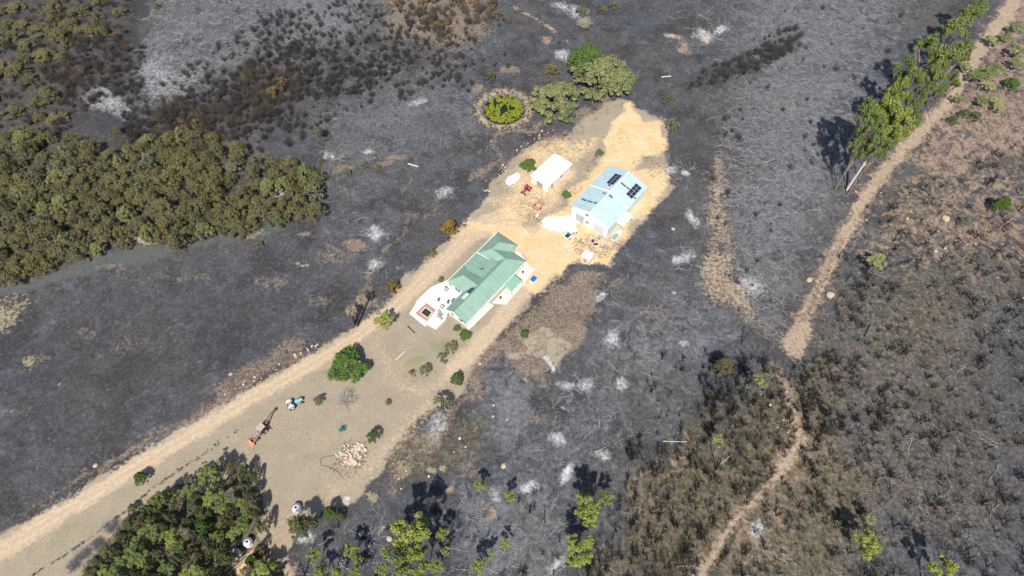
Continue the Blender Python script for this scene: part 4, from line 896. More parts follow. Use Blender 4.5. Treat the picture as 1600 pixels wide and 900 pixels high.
# ------------------------------------------------------------------ named trees and bushes (measured on the photograph)
TR = [
 ('lush',543,568,33,6.5,'big round dark green tree on the lawn beside the driveway bend',None),
 ('tawny',938,110,52,9,'large olive tree crown, the biggest one right of the round pond',None),
 ('lush',918,88,31,11,'bright green treetop above the large olive tree by the pond',None),
 ('tawny',965,122,33,7,'lower right olive crown of the clump nearest the sandy yard',None),
 ('tawny',866,150,45,8,'broad olive brown tree just right of the round pond',None),
 ('grey',886,176,17,5.5,'grey green treetop below the broad olive brown tree',None),
 ('olive',862,106,13,4.5,'small dark olive bush between the two broad garden trees',None),
 ('deep',767,116,9,4,'small dark green bush above left of the round pond',None),
 ('grey',1051,192,11,4.5,'round grey green bush at the right tip of the sandy yard',None),
 ('olive',1046,148,9,2.5,'low olive bush in the ash right of the garden trees',None),
 ('olive',909,13,10,3.5,'olive bush at the top edge above the bleached bare tree',None),
 ('olive',944,12,8,3,'left bush of two at the top edge right of the bleached tree',None),
 ('olive',960,6,8,3,'right bush of two at the top edge right of the bleached tree',None),
 ('russet',703,354,16,4,'orange green shrub on the bank above the farmhouse',None),
 ('russet',614,447,12,3.5,'yellow green shrub at the field edge left of the terrace',None),
 ('olive',675,395,8,2,'low olive shrub on the bank left of the green roof',None),
 ('bright',600,500,13,4.5,'bright yellow green tree standing alone by the driveway left of the terrace',None),
 ('russet',689,436,6,1.6,'small yellowish shrub at the corner of the terrace',None),
 ('grey',498,625,10,3,'small green shrub just right of the blue tractor',None),
 ('grey',664,577,12,3,'grey green shrub inside the driveway loop',None),
 ('singed',643,584,7,2.5,'thin brownish shrub inside the driveway loop',None),
 ('grey',704,542,13,2.6,'upper shrub of the hedge beside the driveway',None),
 ('grey',692,558,10,2.4,'lower shrub of the hedge beside the driveway',None),
 ('lush',714,591,11,4,'round dark green tree on the outer side of the driveway',None),
 ('grey',690,630,17,7,'tall grey green tree at the corner where lawn meets ash',None),
 ('deep',582,682,12,5,'dark green sapling at the top right of the stone heap',None),
 ('grey',605,629,6,2,'tiny brown green shrub in the middle of the lawn',None),
 ('lush',820,522,7.5,2.5,'round green bush on the bare patch among brown stubble',None),
 ('lush',826,256,14,2.8,'bright green shrub behind the white storage building',None),
 ('lush',885,303,8.5,1.8,'bright green bush between the white building and the blue shed',None),
 ('deep',937,238,8,1.8,'small green bush at the sandy yard edge above the shed',None),
 ('lush',727,523,11,1.8,'bright green shrub below the white gable wall',None),
 ('lush',714,512,7,1.2,'low green shrub against the white gable wall',None),
 ('olive',1130,572,15,9,'yellow green tree at the top of the lower scrub',None),
 ('pale',1187,597,10,8,'pale leafed tree right of the yellow green tree at the scrub top',None),
 ('pale',1122,690,9,6,'pale sparse tree in the upper middle of the lower scrub',None),
 ('bright',638,838,28,14,'large bright green tree in the group near the bottom edge',None),
 ('gum',620,880,26,13,'green tree at the bottom edge, left of its group',None),
 ('bright',656,872,20,12,'green tree at the bottom edge, right of its group',None),
 ('bright',917,797,20,11,'bright yellow green tree, upper of two beside the lower scrub',None),
 ('bright',948,778,10,7,'small bright tree beside the upper bright tree of the scrub edge',None),
 ('bright',907,858,22,10,'bright yellow green tree, lower of two beside the lower scrub',None),
 ('deep',915,768,9,8,'slim dark green tree behind the upper bright tree',None),
 ('bright',1360,850,19,8,'bright green tree in the burnt scrub near the lower right corner',None),
 ('pale',1360,812,7,4,'small pale bush above the bright tree near the lower right corner',None),
 ('bright',1478,893,19,8,'bright green tree cut by the bottom edge near the right corner',None),
 ('lush',1569,315,14,7,'deep green tree alone on the right hand slope',None),
 ('pale',1373,406,13,5,'pale green tree with a black shadow just right of the track',None),
 ('grey',1508,345,8,4,'small grey green tree below left of the deep green slope tree',None),
 ('deep',467,822,23,10,'dark green tree beside the white tank at the lawn corner',None),
 ('lush',515,801,13,6,'dark round tree at the lower edge of the lawn',None),
 ('olive',530,806,8,4,'small yellowish bush touching the dark round tree',None),
 ('lush',218,746,12,4,'dark green bush alone beside the driveway at lower left',None),
 ('olive',383,92 if False else 700,1,1,'x',None)]
for k, px, py, r, h, lab, g in TR[:-1]: tree(k, px, py, r, h, lab, g, 'tree' if h >= 4 else 'shrub', 'tree' if h >= 4 else 'shrub')
# small young gums in the burnt ground at the bottom
for px, py, r, h in [(750,757,7,5),(797,773,7,4.5),(690,831,8,6),(695,861,6,5),(747,882,10,6),(682,884,8,5),(545,860,9,6),(556,871,7,6),(489,868,8,6),(500,893,8,5),(527,894,7,5),(552,893,8,5),(790,850,7,4),(765,866,6,4)]:
    tree('bright' if r > 6.5 else 'pale', px, py, r*1.15, h, '%s young tree on the burnt ground, %s' % ('yellow green' if r > 6.5 else 'sparse pale green', near(px, py, [(490,875,'by the black trunks'),(548,865,'left of the grey boulder'),(525,895,'bottom edge left of big tree'),(690,845,'right of the big tree'),(690,885,'bottom edge right of big tree'),(747,885,'bottom edge between white heaps'),(750,757,'above the pale ash heap'),(797,773,'right of the pale ash heap'),(780,858,'near the bottom middle')])), 'young trees on the burnt ground at the bottom', 'young_tree', 'young tree')
# gums along the track, upper right
ORD = 'first second third fourth fifth sixth seventh eighth ninth tenth eleventh twelfth thirteenth fourteenth fifteenth sixteenth seventeenth eighteenth nineteenth twentieth twenty-first'.split()
for i, (k, px, py, r, h) in enumerate(sorted([('gum',1532,4,16,13),('gum',1517,22,16,13),('gum',1496,42,20,15),('gum',1455,78,20,17),('gum',1476,90,21,17),('gum',1502,82,15,15),('gum',1415,106,13,16),('gum',1428,124,14,16),
      ('gum',1457,120,16,16),('gum',1470,143,9,12),('gum',1490,127,10,12),('bright',1407,141,14,17),('gum',1436,151,12,15),('bright',1380,172,24,19),('bright',1407,186,20,19),('gum',1352,178,15,19),('gum',1427,187,11,14),('gum',1360,205,18,19),('bright',1392,207,17,17),('gum',1372,231,17,17),('gum',1345,232,14,15)], key=lambda q: -q[2])):
    tree(k, px, py, r, h, '%s gum tree, %s from the near end of the row along the track' % ('bushy yellow green' if k == 'bright' else 'tall green', ORD[i]), 'gum trees in the row along the track', 'gum_tree', 'gum tree')
for px, py, r, h, k in [(1583,128,13,4,'lush'),(1595,75,12,5,'gum'),(1590,95,10,4,'gum'),(1540,115,13,4,'gum'),(1558,105,11,4,'gum'),(1525,120,10,4,'gum'),(1545,135,9,3,'pale'),(1508,178,9,3,'deep'),(1525,182,9,3,'deep'),(1490,188,9,3,'deep'),(1556,158,9,3,'pale'),(1497,155,8,3,'gum'),(1555,60,9,3.5,'pale'),(1575,55,9,3.5,'gum'),(1560,170,8,3,'pale'),(1590,40,10,4,'gum'),(1535,160,9,3,'gum'),(1508,105,8,3,'gum'),(1550,60,8,3,'gum')]:
    tree(k, px, py, r, h/(1.4 if k in ('gum','pale') else 1), '%s shrub right of the dirt track, %s' % ({'lush':'bright green','gum':'olive green','pale':'pale green','deep':'dark green'}[k], near(px, py, [(1585,128,'at the right picture edge'),(1592,70,'near the top right corner'),(1545,120,'in the middle of the cluster'),(1510,182,'on the bare pinkish ground below the others'),(1525,140,'close beside the track'),(1555,60,'between track and picture edge'),(1560,165,'at the lower right of the cluster'),(1500,155,'at the track edge opposite the gums')])), 'green shrubs right of the dirt track', 'shrub', 'shrub')
# palms burnt at the field edge
def palm(px, py, bx, by, h, label):
    x, y = G2(bx, by); t = thing('palm_tree', (x, y, hz(x, y)), 0, label, 'palm tree'); x1, y1 = G2(px, py, h); tx, ty = x1 - x, y1 - y
    MB().tube([(0,0,-.1),(tx*.4,ty*.4,h*.5),(tx,ty,h)], [.3,.22,.2], 9).build('trunk', CHARBARK, t)
    c = []; P0 = []; P1 = []; W = []
    for i in range(60):
        a = rng.random()*6.283; e = rng.uniform(-.9,.9); d = np.array([math.cos(a)*math.cos(e), math.sin(a)*math.cos(e), math.sin(e)]); o0 = np.array([tx,ty,h]); L = rng.uniform(.9,1.5)
        m_ = o0 + d*L*.6; P0.append(o0); P1.append(m_); W.append(.06)
        for j in range(7): q = m_ + d*L*.45 + rng.normal(size=3)*.22 + np.array([0,0,-.2]); P0.append(m_); P1.append(q); W.append(.10)
    V, F = blades(np.array(P0), np.array(P1), np.array(W)); foliage('fronds', V, F, pm('scorched_frond', (.36,.30,.20), .9, var=.3, scale=4), t)
palm(549,484,555,508,5.0,'left scorched palm with a tan crown at the edge of the burnt field')
palm(565,467,559,509,6.5,'right scorched palm, taller with a dark trunk, at the edge of the burnt field')

# ------------------------------------------------------------------ woodlands
WL1 = [(-30,225),(40,215),(100,205),(160,235),(228,205),(300,195),(345,212),(385,240),(440,252),(490,268),(500,300),(498,330),(440,340),(420,352),(380,358),(330,352),(280,378),(240,370),(205,378),(170,380),(120,398),(60,420),(20,432),(-30,440)]
holes = [(215,325,14),(235,345,12),(160,375,12),(85,225,20),(30,270,10),(55,330,8),(120,260,10),(290,350,8)]
sp = [p for p in spaced(WL1, 17.5, 1500) if all(math.hypot(p[0]-a, p[1]-b) > r*.8 for a, b, r in holes)]
Z1 = [(15,230,'at the left picture edge, upper part'),(15,320,'at the left picture edge, middle part'),(15,410,'in the lower left corner of the wood'),(80,260,'left of the burnt gap'),(90,330,'in the left interior of the wood'),(80,395,'above the left end of the grey wash'),(150,260,'just below the burnt slope'),(160,320,'in the middle left of the wood'),(160,375,'on the wood edge left of the pink bank'),
      (225,230,'on the upper spur of the wood'),(225,290,'around the centre of the wood'),(235,350,'just above the pink bank'),(290,215,'at the top of the wood'),(300,270,'in the upper middle of the wood'),(310,345,'on the lower edge right of the pink bank'),(360,250,'on the upper right rim'),(370,300,'in the right interior of the wood'),(370,350,'on the lower right rim'),(440,270,'near the right end, upper side'),(440,320,'near the right end, lower side'),(490,290,'at the right tip by the fallen log')]
def r1(lo, hi): return random.uniform(lo, hi)
for px, py in sp:
    r = r1(11, 19); k = random.choices(['olive','grey','tawny'], [12,1,1])[0]
    tree(k, px, py, r * 1.12, r1(3.6, 7.6), '%s %s tree, dense left wood, %s' % (sized(r, 13.5, 16.5), {'olive':'olive green','grey':'grey green','tawny':'yellowish'}[k], near(px, py, Z1)), 'trees of the dense woodland on the left', 'woodland_tree', 'tree')
WLT = [(-30,-30),(150,-30),(205,-20),(180,20),(150,60),(100,55),(110,90),(60,100),(75,150),(95,185),(70,215),(-30,220)]
Z2 = [(20,20,'in the top left corner'),(80,20,'along the top left edge'),(140,15,'at the top left of the burnt clearing'),(30,80,'below the corner'),(100,70,'beside the burnt shrubs'),(20,140,'at the left edge above the dense wood'),(70,170,'just above the dense wood'),(180,10,'by the upper rim of the ash clearing')]
for px, py in spaced(WLT, 22, 500):
    if random.random() < .9:
        r = r1(10, 20); tree('olive', px, py, r, r1(2.0, 4.5), '%s olive tree, patchy wood, %s' % (sized(r, 13, 17), near(px, py, Z2)), 'trees of the patchy woodland at upper left', 'woodland_tree', 'tree')
for px, py, r in [(292,205,13),(275,212,12),(243,215,9),(178,195,8),(305,190,10),(60,180,10),(240,4,6)]: tree('olive', px, py, r, 3.2, 'olive bush at the fringe above the dense left woodland', 'bushes above the dense left woodland', 'shrub', 'shrub')
WL2 = [(110,930),(150,880),(180,845),(215,800),(255,772),(300,750),(325,732),(375,728),(392,760),(392,800),(405,850),(430,885),(430,930),(378,930),(382,885),(365,900),(355,880),(365,855),(385,830),(370,830),(350,870),(345,930)]
Z3 = [(115,895,'at its left tip'),(170,870,'behind the grey leafless shrubs'),(210,820,'on its upper left rim'),(215,880,'in its lower left part'),(265,785,'on its upper rim facing the driveway'),(270,840,'in its middle'),(275,890,'at the bottom edge, left of centre'),(325,750,'at the top beside the lawn'),(330,810,'right of its middle'),(335,880,'left of the two tanks'),(375,740,'at the top right below the digging machine'),(385,800,'on its right rim beside the lawn'),(415,870,'between the tanks and the bare path'),(410,900,'at the bottom edge right of the tanks')]
for i, (px, py) in enumerate(spaced(WL2, 17, 900)):
    if math.hypot(px - 380, (py - 853)) < 24 or math.hypot(px - 372, py - 885) < 14: continue
    k = random.choices(['deep','grey','gum','olive','lush','bright'], [4,3,3,4,1,2])[0]; r = r1(8, 16)
    tree(k, px, py, r, r1(4.5, 8.5) / (1.3 if k in ('gum','bright') else 1), '%s %s tree, bottom left wood, %s' % (sized(r, 11.6, 14.5), {'deep':'dark green','grey':'grey green','gum':'gum','olive':'olive','lush':'bright green','bright':'yellow green'}[k], near(px, py, Z3)), 'trees of the bottom left woodland', 'woodland_tree', 'tree')
for px, py, r, h in [(382,735,11,7),(396,745,8,6),(205,795,9,3),(240,785,11,6),(253,775,9,7),(322,732,8,3),(395,802,10,9),(408,822,11,8)]:
    tree('deep', px, py, r, h, 'dark tree on the rim of the bottom left wood, %s' % near(px, py, [(382,735,'topmost beside the lawn'),(396,745,'second at its top corner'),(205,795,'leftmost'),(240,785,'tall one above the leftmost'),(253,775,'slim one'),(322,732,'ahead of the rim'),(395,802,'on the right side, upper'),(408,822,'on the right side, lower')]), 'rim trees of the bottom left woodland')
o = tree('russet', 404, 862, 11, 3, 'rust red dead brush beside the white tanks in the woodland', None, 'shrub', 'shrub')
rr = leafmat('rust_red_leaf', (.22,.07,.03), (.40,.14,.06), rnd=.0)
for c in list(o.children):
    if c.name.startswith('crown'): c.data = c.data.copy(); c.data.materials[0] = rr

# ------------------------------------------------------------------ bare and burnt shrubs
CHAR = pm('charred_twig', (.036,.034,.036), .95, var=.4, scale=4); GREYTW = LM['twig']; BROWNTW = pm('scorched_brown_twig', (.145,.115,.082), .95, var=.45, scale=1.2); PALESTICK = pm('ash_white_branch', (.44,.415,.38), .9, var=.35, scale=1.5)
DEADTW = pm('dead_scrub_twig', (.21,.165,.13), .95, var=.5, scale=.8, dirt=(.10,.075,.06)); OLTW = pm('scrub_olive_twig', (.105,.104,.056), .95, var=.45, scale=.6, dirt=(.135,.10,.075))
def clear(X, Y):
    k = np.ones(X.shape, bool)
    for P, W in zip(WL, ROADW): k &= ldist(X, Y, P, W)[0] < -.2
    for P, W in zip(WT, TRACKW): k &= ldist(X, Y, P, W)[0] < .1
    return k
ZONES = [(60,60,'in the top left corner'),(150,110,'in the patchy wood at upper left'),(240,190,'above the dense left wood'),(280,80,'on the pale ash clearing at upper left'),(370,150,'in the dark thicket at upper left'),(480,110,'in the middle of the upper thicket'),(480,30,'at the top edge left of centre'),(620,30,'at the top edge near the rusty bushes'),(720,40,'at the top edge left of the thin path'),(640,150,'on the ash above the long field'),(560,230,'above the bank in the ash field'),(700,220,'left of the round pond'),
 (560,330,'in the ash field left of the farmhouse'),(1080,60,'above the dark thicket at upper right'),(1140,115,'in the dark thicket at upper right'),(1230,60,'right of the dark thicket at upper right'),(1340,60,'on the ash near the top right gums'),(1150,200,'below the dark thicket at upper right'),(1250,180,'on the wide ash slope at upper right'),(1160,330,'right of the ploughed strip'),(1250,320,'on the ash slope left of the track'),(1180,460,'at the foot of the ploughed strip'),(1050,450,'on the ash below the blue roofed shed'),(950,560,'on the ash right of the brown stubble'),(1050,600,'left of the scrub tree tops'),(850,700,'on the ash in the lower middle'),(740,820,'right of the big bright bottom trees'),(860,870,'at the bottom edge left of the scrub'),(540,860,'left of the big bright bottom trees'),
 (960,830,'on the left rim of the lower scrub'),(1050,760,'in the middle of the lower scrub'),(1130,640,'at the top of the lower scrub'),(1180,720,'on the right side of the lower scrub'),(1080,870,'at the bottom of the lower scrub'),(1250,850,'right of the lower footpath at the bottom'),(1300,720,'right of the footpath bend'),(1300,600,'near the lower end of the track'),(1400,500,'on the upper part of the right hand slope'),(1540,450,'at the right edge, upper part of the slope'),(1420,650,'in the middle of the right hand slope'),(1550,620,'at the right edge, middle of the slope'),(1430,800,'in the lower part of the right hand slope'),(1550,820,'in the lower right corner'),(1440,350,'on the slope near the large pale boulder'),(1570,330,'near the lone deep green tree')]
def indiv_and_stuff(pts, protos, mat, name, label, cat, group, smin, smax, limit, slabel, zf=1.0, sname=None, scat=None):
    """the largest of a kind each as its own object, the rest merged as stuff"""
    pts = np.array(pts); n = len(pts); S = smin + (smax - smin) * rng.random(n) ** 1.6
    X, Y = G(pts[:, 0], pts[:, 1]); k = clear(X, Y); X, Y, S, pts = X[k], Y[k], S[k], pts[k]; n = len(S); Z = height(X, Y) - .03; size = S / np.hypot(Y, CAMH)
    onscreen = (pts[:, 0] > 2) & (pts[:, 0] < 1598) & (pts[:, 1] > 2) & (pts[:, 1] < 898)
    order = np.argsort(-size * (onscreen + .0001)); big = order[:limit]; rest = order[limit:]
    meshes = [fastmesh(name, V, F, mat) for V, F in protos]; q1, q2 = np.quantile(S[big], [.4, .8])
    for i in big:
        o = bpy.data.objects.new(name, meshes[int(rng.integers(len(meshes)))]); C.objects.link(o); o.location = (X[i], Y[i], Z[i]); o.rotation_euler = (0, 0, rng.random()*6.283); o.scale = (S[i], S[i], S[i]*zf)
        tag(o, '%s %s %s' % (sized(S[i], q1, q2), label, near(pts[i, 0], pts[i, 1], ZONES)), cat, group)
    if len(rest): scatter_mesh(protos, X[rest], Y[rest], Z[rest], S[rest], sname or name, mat, slabel, scat or cat)
SOOT = pm('soot_black_stem', (.014,.013,.015), .95, var=.4)
THK = pm('burnt_thicket_twig', (.080,.073,.068), .95, var=.5, scale=.5, dirt=(.030,.028,.030))
BLK = [twigs(30, 1.35, 1, .030, .24, 3, .34) for _ in range(5)]
SLK = [twigs(4, 1.5, 1, .060, .14, 3, .10) for _ in range(5)]
# dark burnt thicket across the top left
th = [(180,160),(225,180),(260,165),(330,140),(400,90),(460,70),(560,95),(640,70),(640,100),(560,150),(480,150),(420,190),(330,215),(235,230),(190,210)]
P = [*zip(*sample(th, 780)), *zip(*sample([(230,140),(420,20),(700,20),(760,110),(560,190),(420,240),(230,240)], 420)), *zip(*sample([(400,20),(560,0),(720,20),(760,60),(640,80),(400,90)], 200)), *zip(*sample([(1075,140),(1100,105),(1130,100),(1180,75),(1200,55),(1245,40),(1240,75),(1180,112),(1130,128)], 150)), *zip(*sample([(1190,90),(1240,60),(1260,30),(1255,85)], 10)),
     *zip(*sample([(120,60),(200,50),(205,130),(150,160),(110,170),(60,110)], 170)), *zip(*sample([(-20,-20),(200,-20),(200,60),(100,220),(-20,220)], 260)), *zip(*sample([(1400,-20),(1420,40),(1300,200),(1150,500),(1100,300),(1150,100),(1250,-20)], 60)), *zip(*sample([(640,-20),(800,-20),(800,120),(700,160),(640,100)], 50)), *zip(*sample([(330,210),(440,150),(480,200),(400,240)], 50)), *zip(*sample([(205,60),(230,60),(230,130),(205,140)], 20)), *zip(*sample([(180,130),(215,100),(240,200),(190,210)], 60))]
indiv_and_stuff(P, BLK, THK, 'burnt_shrub', 'leafless burnt black shrub', 'burnt shrub', 'burnt black shrubs across the top', .9, 2.6, 280, 'thicket of charred black stems across the top left')
P = [*zip(*sample([(240,170),(330,140),(440,90),(470,140),(430,185),(330,235),(250,235)], 120)), *zip(*sample([(560,-20),(640,-20),(780,0),(770,30),(700,60),(640,30)], 90)), *zip(*sample([(70,20),(190,0),(200,130),(120,180),(60,140)], 90)), *zip(*sample([(380,90),(420,110),(410,140),(370,160)], 12)), *zip(*sample([(640,20),(720,40),(700,75),(640,50)], 20))]
SNG = []
for _ in range(4):
    c = rng.normal(size=(16, 3)) * np.array([.32,.32,.15]) + np.array([0,0,.75]); SNG.append(leaves(c, np.full(16, .22), 20, .14))
indiv_and_stuff(P, [twigs(45, 1.2, 1, .024, .28, 3, .35) for _ in range(4)], BROWNTW, 'scorched_bush', 'brown scorched bush', 'scorched bush', 'brown scorched bushes at the top left', 1.3, 3.4, 240, 'brown scorched twigs of the top left thicket')
P = [*zip(*sample([(580,-20),(780,-20),(790,20),(720,30),(640,20),(600,20)], 16)), (660,8),(622,12),(682,48),(700,40),(430,150),(445,135),(290,210),(180,60),(285,190),(775,30)]
indiv_and_stuff(P, SNG, LM['singed'], 'singed_bush', 'rusty brown leafy bush', 'bush', 'rusty leafy bushes among the burnt shrubs', 2.0, 3.6, 100, 'x')
# slender burnt stems of the lower right scrub
low = [(900,940),(930,850),(970,760),(1000,720),(1090,660),(1100,560),(1180,560),(1230,600),(1260,640),(1250,700),(1170,800),(1100,940)]
rt = [(1270,560),(1330,420),(1400,380),(1640,340),(1640,940),(1120,940),(1200,780),(1260,700),(1260,600)]
P = [*zip(*sample(low, 620)), *zip(*sample(rt, 950)), *zip(*sample([(1330,330),(1640,200),(1640,420),(1280,520)], 180)), *zip(*sample([(1180,560),(1260,570),(1270,760),(1220,640)], 70)), *zip(*sample([(1235,570),(1300,545),(1320,600),(1290,700),(1255,720),(1250,640)], 110)), *zip(*sample([(1090,550),(1170,555),(1180,640),(1140,700),(1085,640)], 110)), *zip(*sample([(1300,650),(1400,600),(1420,640),(1330,720)], 50)), *zip(*sample([(975,690),(1000,680),(1005,720),(980,730)], 30)), *zip(*sample([(470,830),(900,760),(900,930),(470,930)], 70)), *zip(*sample([(1000,560),(1110,560),(1060,690),(990,700)], 25))]
indiv_and_stuff(P, SLK + [twigs(10, 1.1, 1, .045, .4, 3, .2) for _ in range(3)], SOOT, 'burnt_sapling', 'slender burnt black sapling', 'burnt sapling', 'burnt saplings of the right hand scrub', .8, 3.0, 290, 'charred thin stems of the right hand scrub', sname='charred_stems')
# black leafy patches: burnt scrub clumps with dark foliage
# low olive-brown undergrowth tufts (uncountable)
def tuft(n, h, w, lean): return twigs(n, h, 1, w, lean, 1, .3)
def undergrowth(regs, protos, mat, name, label, cat, smin, smax):
    X = np.concatenate([np.array(sample(p, n)[0]) for p, n in regs[:0]] or [np.zeros(0)]); xs = []; ys = []
    for p, n in regs: a, b = sample(p, n); xs.append(a); ys.append(b)
    a = np.concatenate(xs); b = np.concatenate(ys); X, Y = G(a, b); k = vnoise(X, Y, 3.2, 6) * .6 + vnoise(X, Y, 1.3, 7) * .4 > .42; k &= (vnoise(X, Y, 11, 2) > .38) | (X < 20) | (Y > 110) | (a < 900); X, Y = X[k], Y[k]; k = clear(X, Y); X, Y = X[k], Y[k]
    S = smin + (smax - smin) * rng.random(len(X)); return scatter_mesh(protos, X, Y, height(X, Y) - .02, S, name, mat, label, cat)
undergrowth([(low, 8000), (rt, 2600), ([(1400,150),(1640,20),(1640,450),(1250,560),(1320,380)], 2000), ([(-20,-20),(200,-20),(200,60),(100,200),(-20,230)], 1600), ([(600,700),(760,640),(780,690),(720,760),(620,780)], 300)], [tuft(11, .7, .045, .9) for _ in range(5)], OLTW, 'low_scrub', 'low olive brown scrub regrowing between the burnt stems', 'scrub', .3, .95)
undergrowth([([(590,385),(700,300),(745,280),(770,255),(800,225),(780,290),(745,330),(700,372),(640,425),(600,465),(560,470)], 900), ([(-20,850),(110,748),(250,668),(330,605),(400,560),(480,525),(480,560),(380,612),(270,672),(130,752),(0,838)], 1100),
   ([(865,428),(935,420),(930,470),(905,520),(860,600),(790,560),(745,625),(715,640),(640,740),(600,760),(620,700),(700,645),(745,560),(800,500)], 2600), ([(780,215),(900,195),(960,150),(985,160),(930,190),(905,220),(940,215),(925,265),(895,300),(870,335),(905,260),(850,235)], 500),
   ([(1095,270),(1120,230),(1145,380),(1150,440),(1190,520),(1240,520),(1230,560),(1170,540),(1110,470),(1095,350)], 700), ([(500,265),(560,245),(640,240),(660,262),(560,290),(500,300)], 220), ([(960,385),(1020,335),(1045,290),(1060,300),(1030,350),(970,400)], 180), ([(1000,140),(1020,180),(1050,250),(1060,290),(1040,280),(990,255),(1035,235),(1040,190)], 150), ([(760,330),(800,290),(830,225),(900,215),(945,215),(900,260),(885,310),(840,345),(790,345)], 260), ([(905,385),(960,365),(975,385),(940,405),(900,402)], 120), ([(960,245),(1010,240),(1050,270),(1050,300),(1000,265)], 110), ([(975,195),(1000,215),(960,240),(950,225)], 40), ([(915,262),(935,235),(925,275),(895,320),(880,325)], 120)],
   [tuft(10, .5, .05, 1.1) for _ in range(5)], DEADTW, 'dead_scrub', 'grey brown dead scrub along the edges of yard and road', 'dead scrub', .4, 1.2)
undergrowth([([(-20,460),(400,380),(760,240),(600,470),(380,590),(-20,830)], 5200), ([(480,190),(740,90),(760,240),(500,260)], 800), ([(700,640),(980,420),(1100,420),(1100,560),(900,760),(700,900)], 2600), ([(1000,120),(1300,-20),(1440,-20),(1180,540),(1080,420)], 2200), (rt, 1800)],
   [tuft(5, .34, .07, 1.2) for _ in range(4)], CHAR, 'charred_stubble', 'charred black stubble scattered over the grey ash', 'stubble', .4, 1.1)
undergrowth([([(0,900),(0,850),(200,730),(400,610),(540,560),(640,600),(600,720),(420,830),(380,720),(250,760),(80,900)], 1500), ([(800,230),(900,215),(930,200),(890,290),(870,330),(780,330),(760,300)], 250), ([(580,530),(640,500),(700,540),(690,580),(640,600)], 250)], [tuft(6, .22, .05, 1.3) for _ in range(4)], pm('dry_grass_blade', (.25,.215,.135), .95, var=.4, scale=.5), 'dry_grass', 'short dry grass tufts over the lawn', 'grass', .4, 1.2)
# fence-line weeds, a broken dark row along the lawn
fx, fy = [], []
for a, b, n in [((0,905) if False else (40,905),(110,862),26),((110,862),(195,800),34),((195,800),(240,762),26),((240,762),(330,702),40),((330,702),(372,672),14)]:
    for i in range(n): f = rng.random(); fx.append(a[0]*(1-f)+b[0]*f+rng.normal()*.8); fy.append(a[1]*(1-f)+b[1]*f+rng.normal()*.8)
X, Y = G(np.array(fx), np.array(fy)); scatter_mesh([tuft(12, .4, .06, 1.0) for _ in range(3)], X, Y, height(X, Y), .6 + .6*rng.random(len(X)), 'weed_row', pm('dark_weed', (.07,.065,.04), .9, var=.3), 'broken row of dark weeds across the lawn beside the driveway', 'weeds')
# leafless garden shrubs
def bare(px, py, r, h, label, mat=GREYTW, n=75, cat='bare tree', name='bare_tree'):
    x, y = G2(px, py, h*.45); V, F = twigs(n, 1.0, 1, .018, .75, 4, .12); m = fastmesh(name, V * np.array([1.35,1.35,1.0]), F, mat); o = bpy.data.objects.new(name, m); C.objects.link(o); s = r*mpp(px, py)
    o.location = (x, y, hz(x, y)); o.scale = (s, s, h); tag(o, label, cat); return o
bare(540,625,21,2.6,'wide leafless grey shrub in the middle of the lawn', cat='bare shrub', name='bare_shrub')
bare(914,33,15,5,'bleached leafless tree near the top edge above the garden trees', pm('bleached_branch', (.50,.46,.36), .9, var=.2))
bare(790,812 if False else 815,1,1,'x') if False else None
for px, py, r in [(172,825,16),(128,868,15),(150,850,14),(112,885,14),(158,862,10),(200,812,9)]:
    o = bare(px, py, r, 2.2, 'grey leafless shrub at the left rim of the bottom woodland', pm('silver_grey_twig', (.28,.27,.28), .9, var=.2), 110, 'bare shrub', 'bare_shrub'); o['group'] = 'grey leafless shrubs on the woodland rim'
for px, py, r, h in [(505,205,10,3),(545,90,8,3)]: bare(px, py, r, h, 'dark twiggy shrub standing alone on the ash field at upper left' if px == 505 else 'tall black twiggy shrub inside the upper thicket', CHAR, 80, 'bare shrub', 'bare_shrub')
tree('olive', 497, 203, 7, 2.5, 'small olive bush alone on the ash below the upper thicket', None, 'shrub', 'shrub')
for px, py, r in [(567,258,9),(542,268,8),(500,250,6),(590,262,7),(405,380,6),(640,250,5)]: tree('grey' if r > 7 else 'olive', px, py, r, 2, 'grey green bush on the bank across the ash field', 'bushes on the bank across the ash field', 'shrub', 'shrub')
# burnt trunks standing
def snag(px, py, h, lx, ly, label, mat=CHARBARK, r=.14):
    x, y = G2(px, py); b = MB(); top = (lx, ly, h); b.tube([(0,0,-.1),(lx*.4,ly*.4,h*.5),top], [r, r*.75, r*.3], 6)
    for k in range(5): z = h*(.45+.1*k); a = k*2.3; b.tube([(lx*z/h,ly*z/h,z),(lx*z/h+math.cos(a)*h*.12,ly*z/h+math.sin(a)*h*.12,z+h*.12)], [r*.35,r*.12], 5)
    o = b.build('dead_tree', mat); o.location = (x, y, hz(x, y)); tag(o, label, 'dead tree')
snag(477,898,9,.6,1.5,'tall black burnt trunk at the bottom edge below the dark green tree'); snag(525,893,7,.4,1.0,'black burnt trunk at the bottom edge right of the taller one')
snag(929,772,7,0,.5,'slim burnt trunk between two black shadows beside the scrub'); snag(1117,735,7,-.8,.8,'burnt trunk with bare limbs in the lower scrub')
snag(1123,728,5,1.4,.6,'forked pale dead trunk in the lower scrub', PALESTICK, .12); snag(1158,535,6,1.2,.8,'leaning burnt trunk at the bottom of the ploughed strip')
snag(1322,298,17,4.5,5.0,'tall pale dead looking gum trunk at the near end of the row', PALEBARK, .38); snag(850,812,4,0,.4,'short burnt trunk in the ash near the bottom middle')

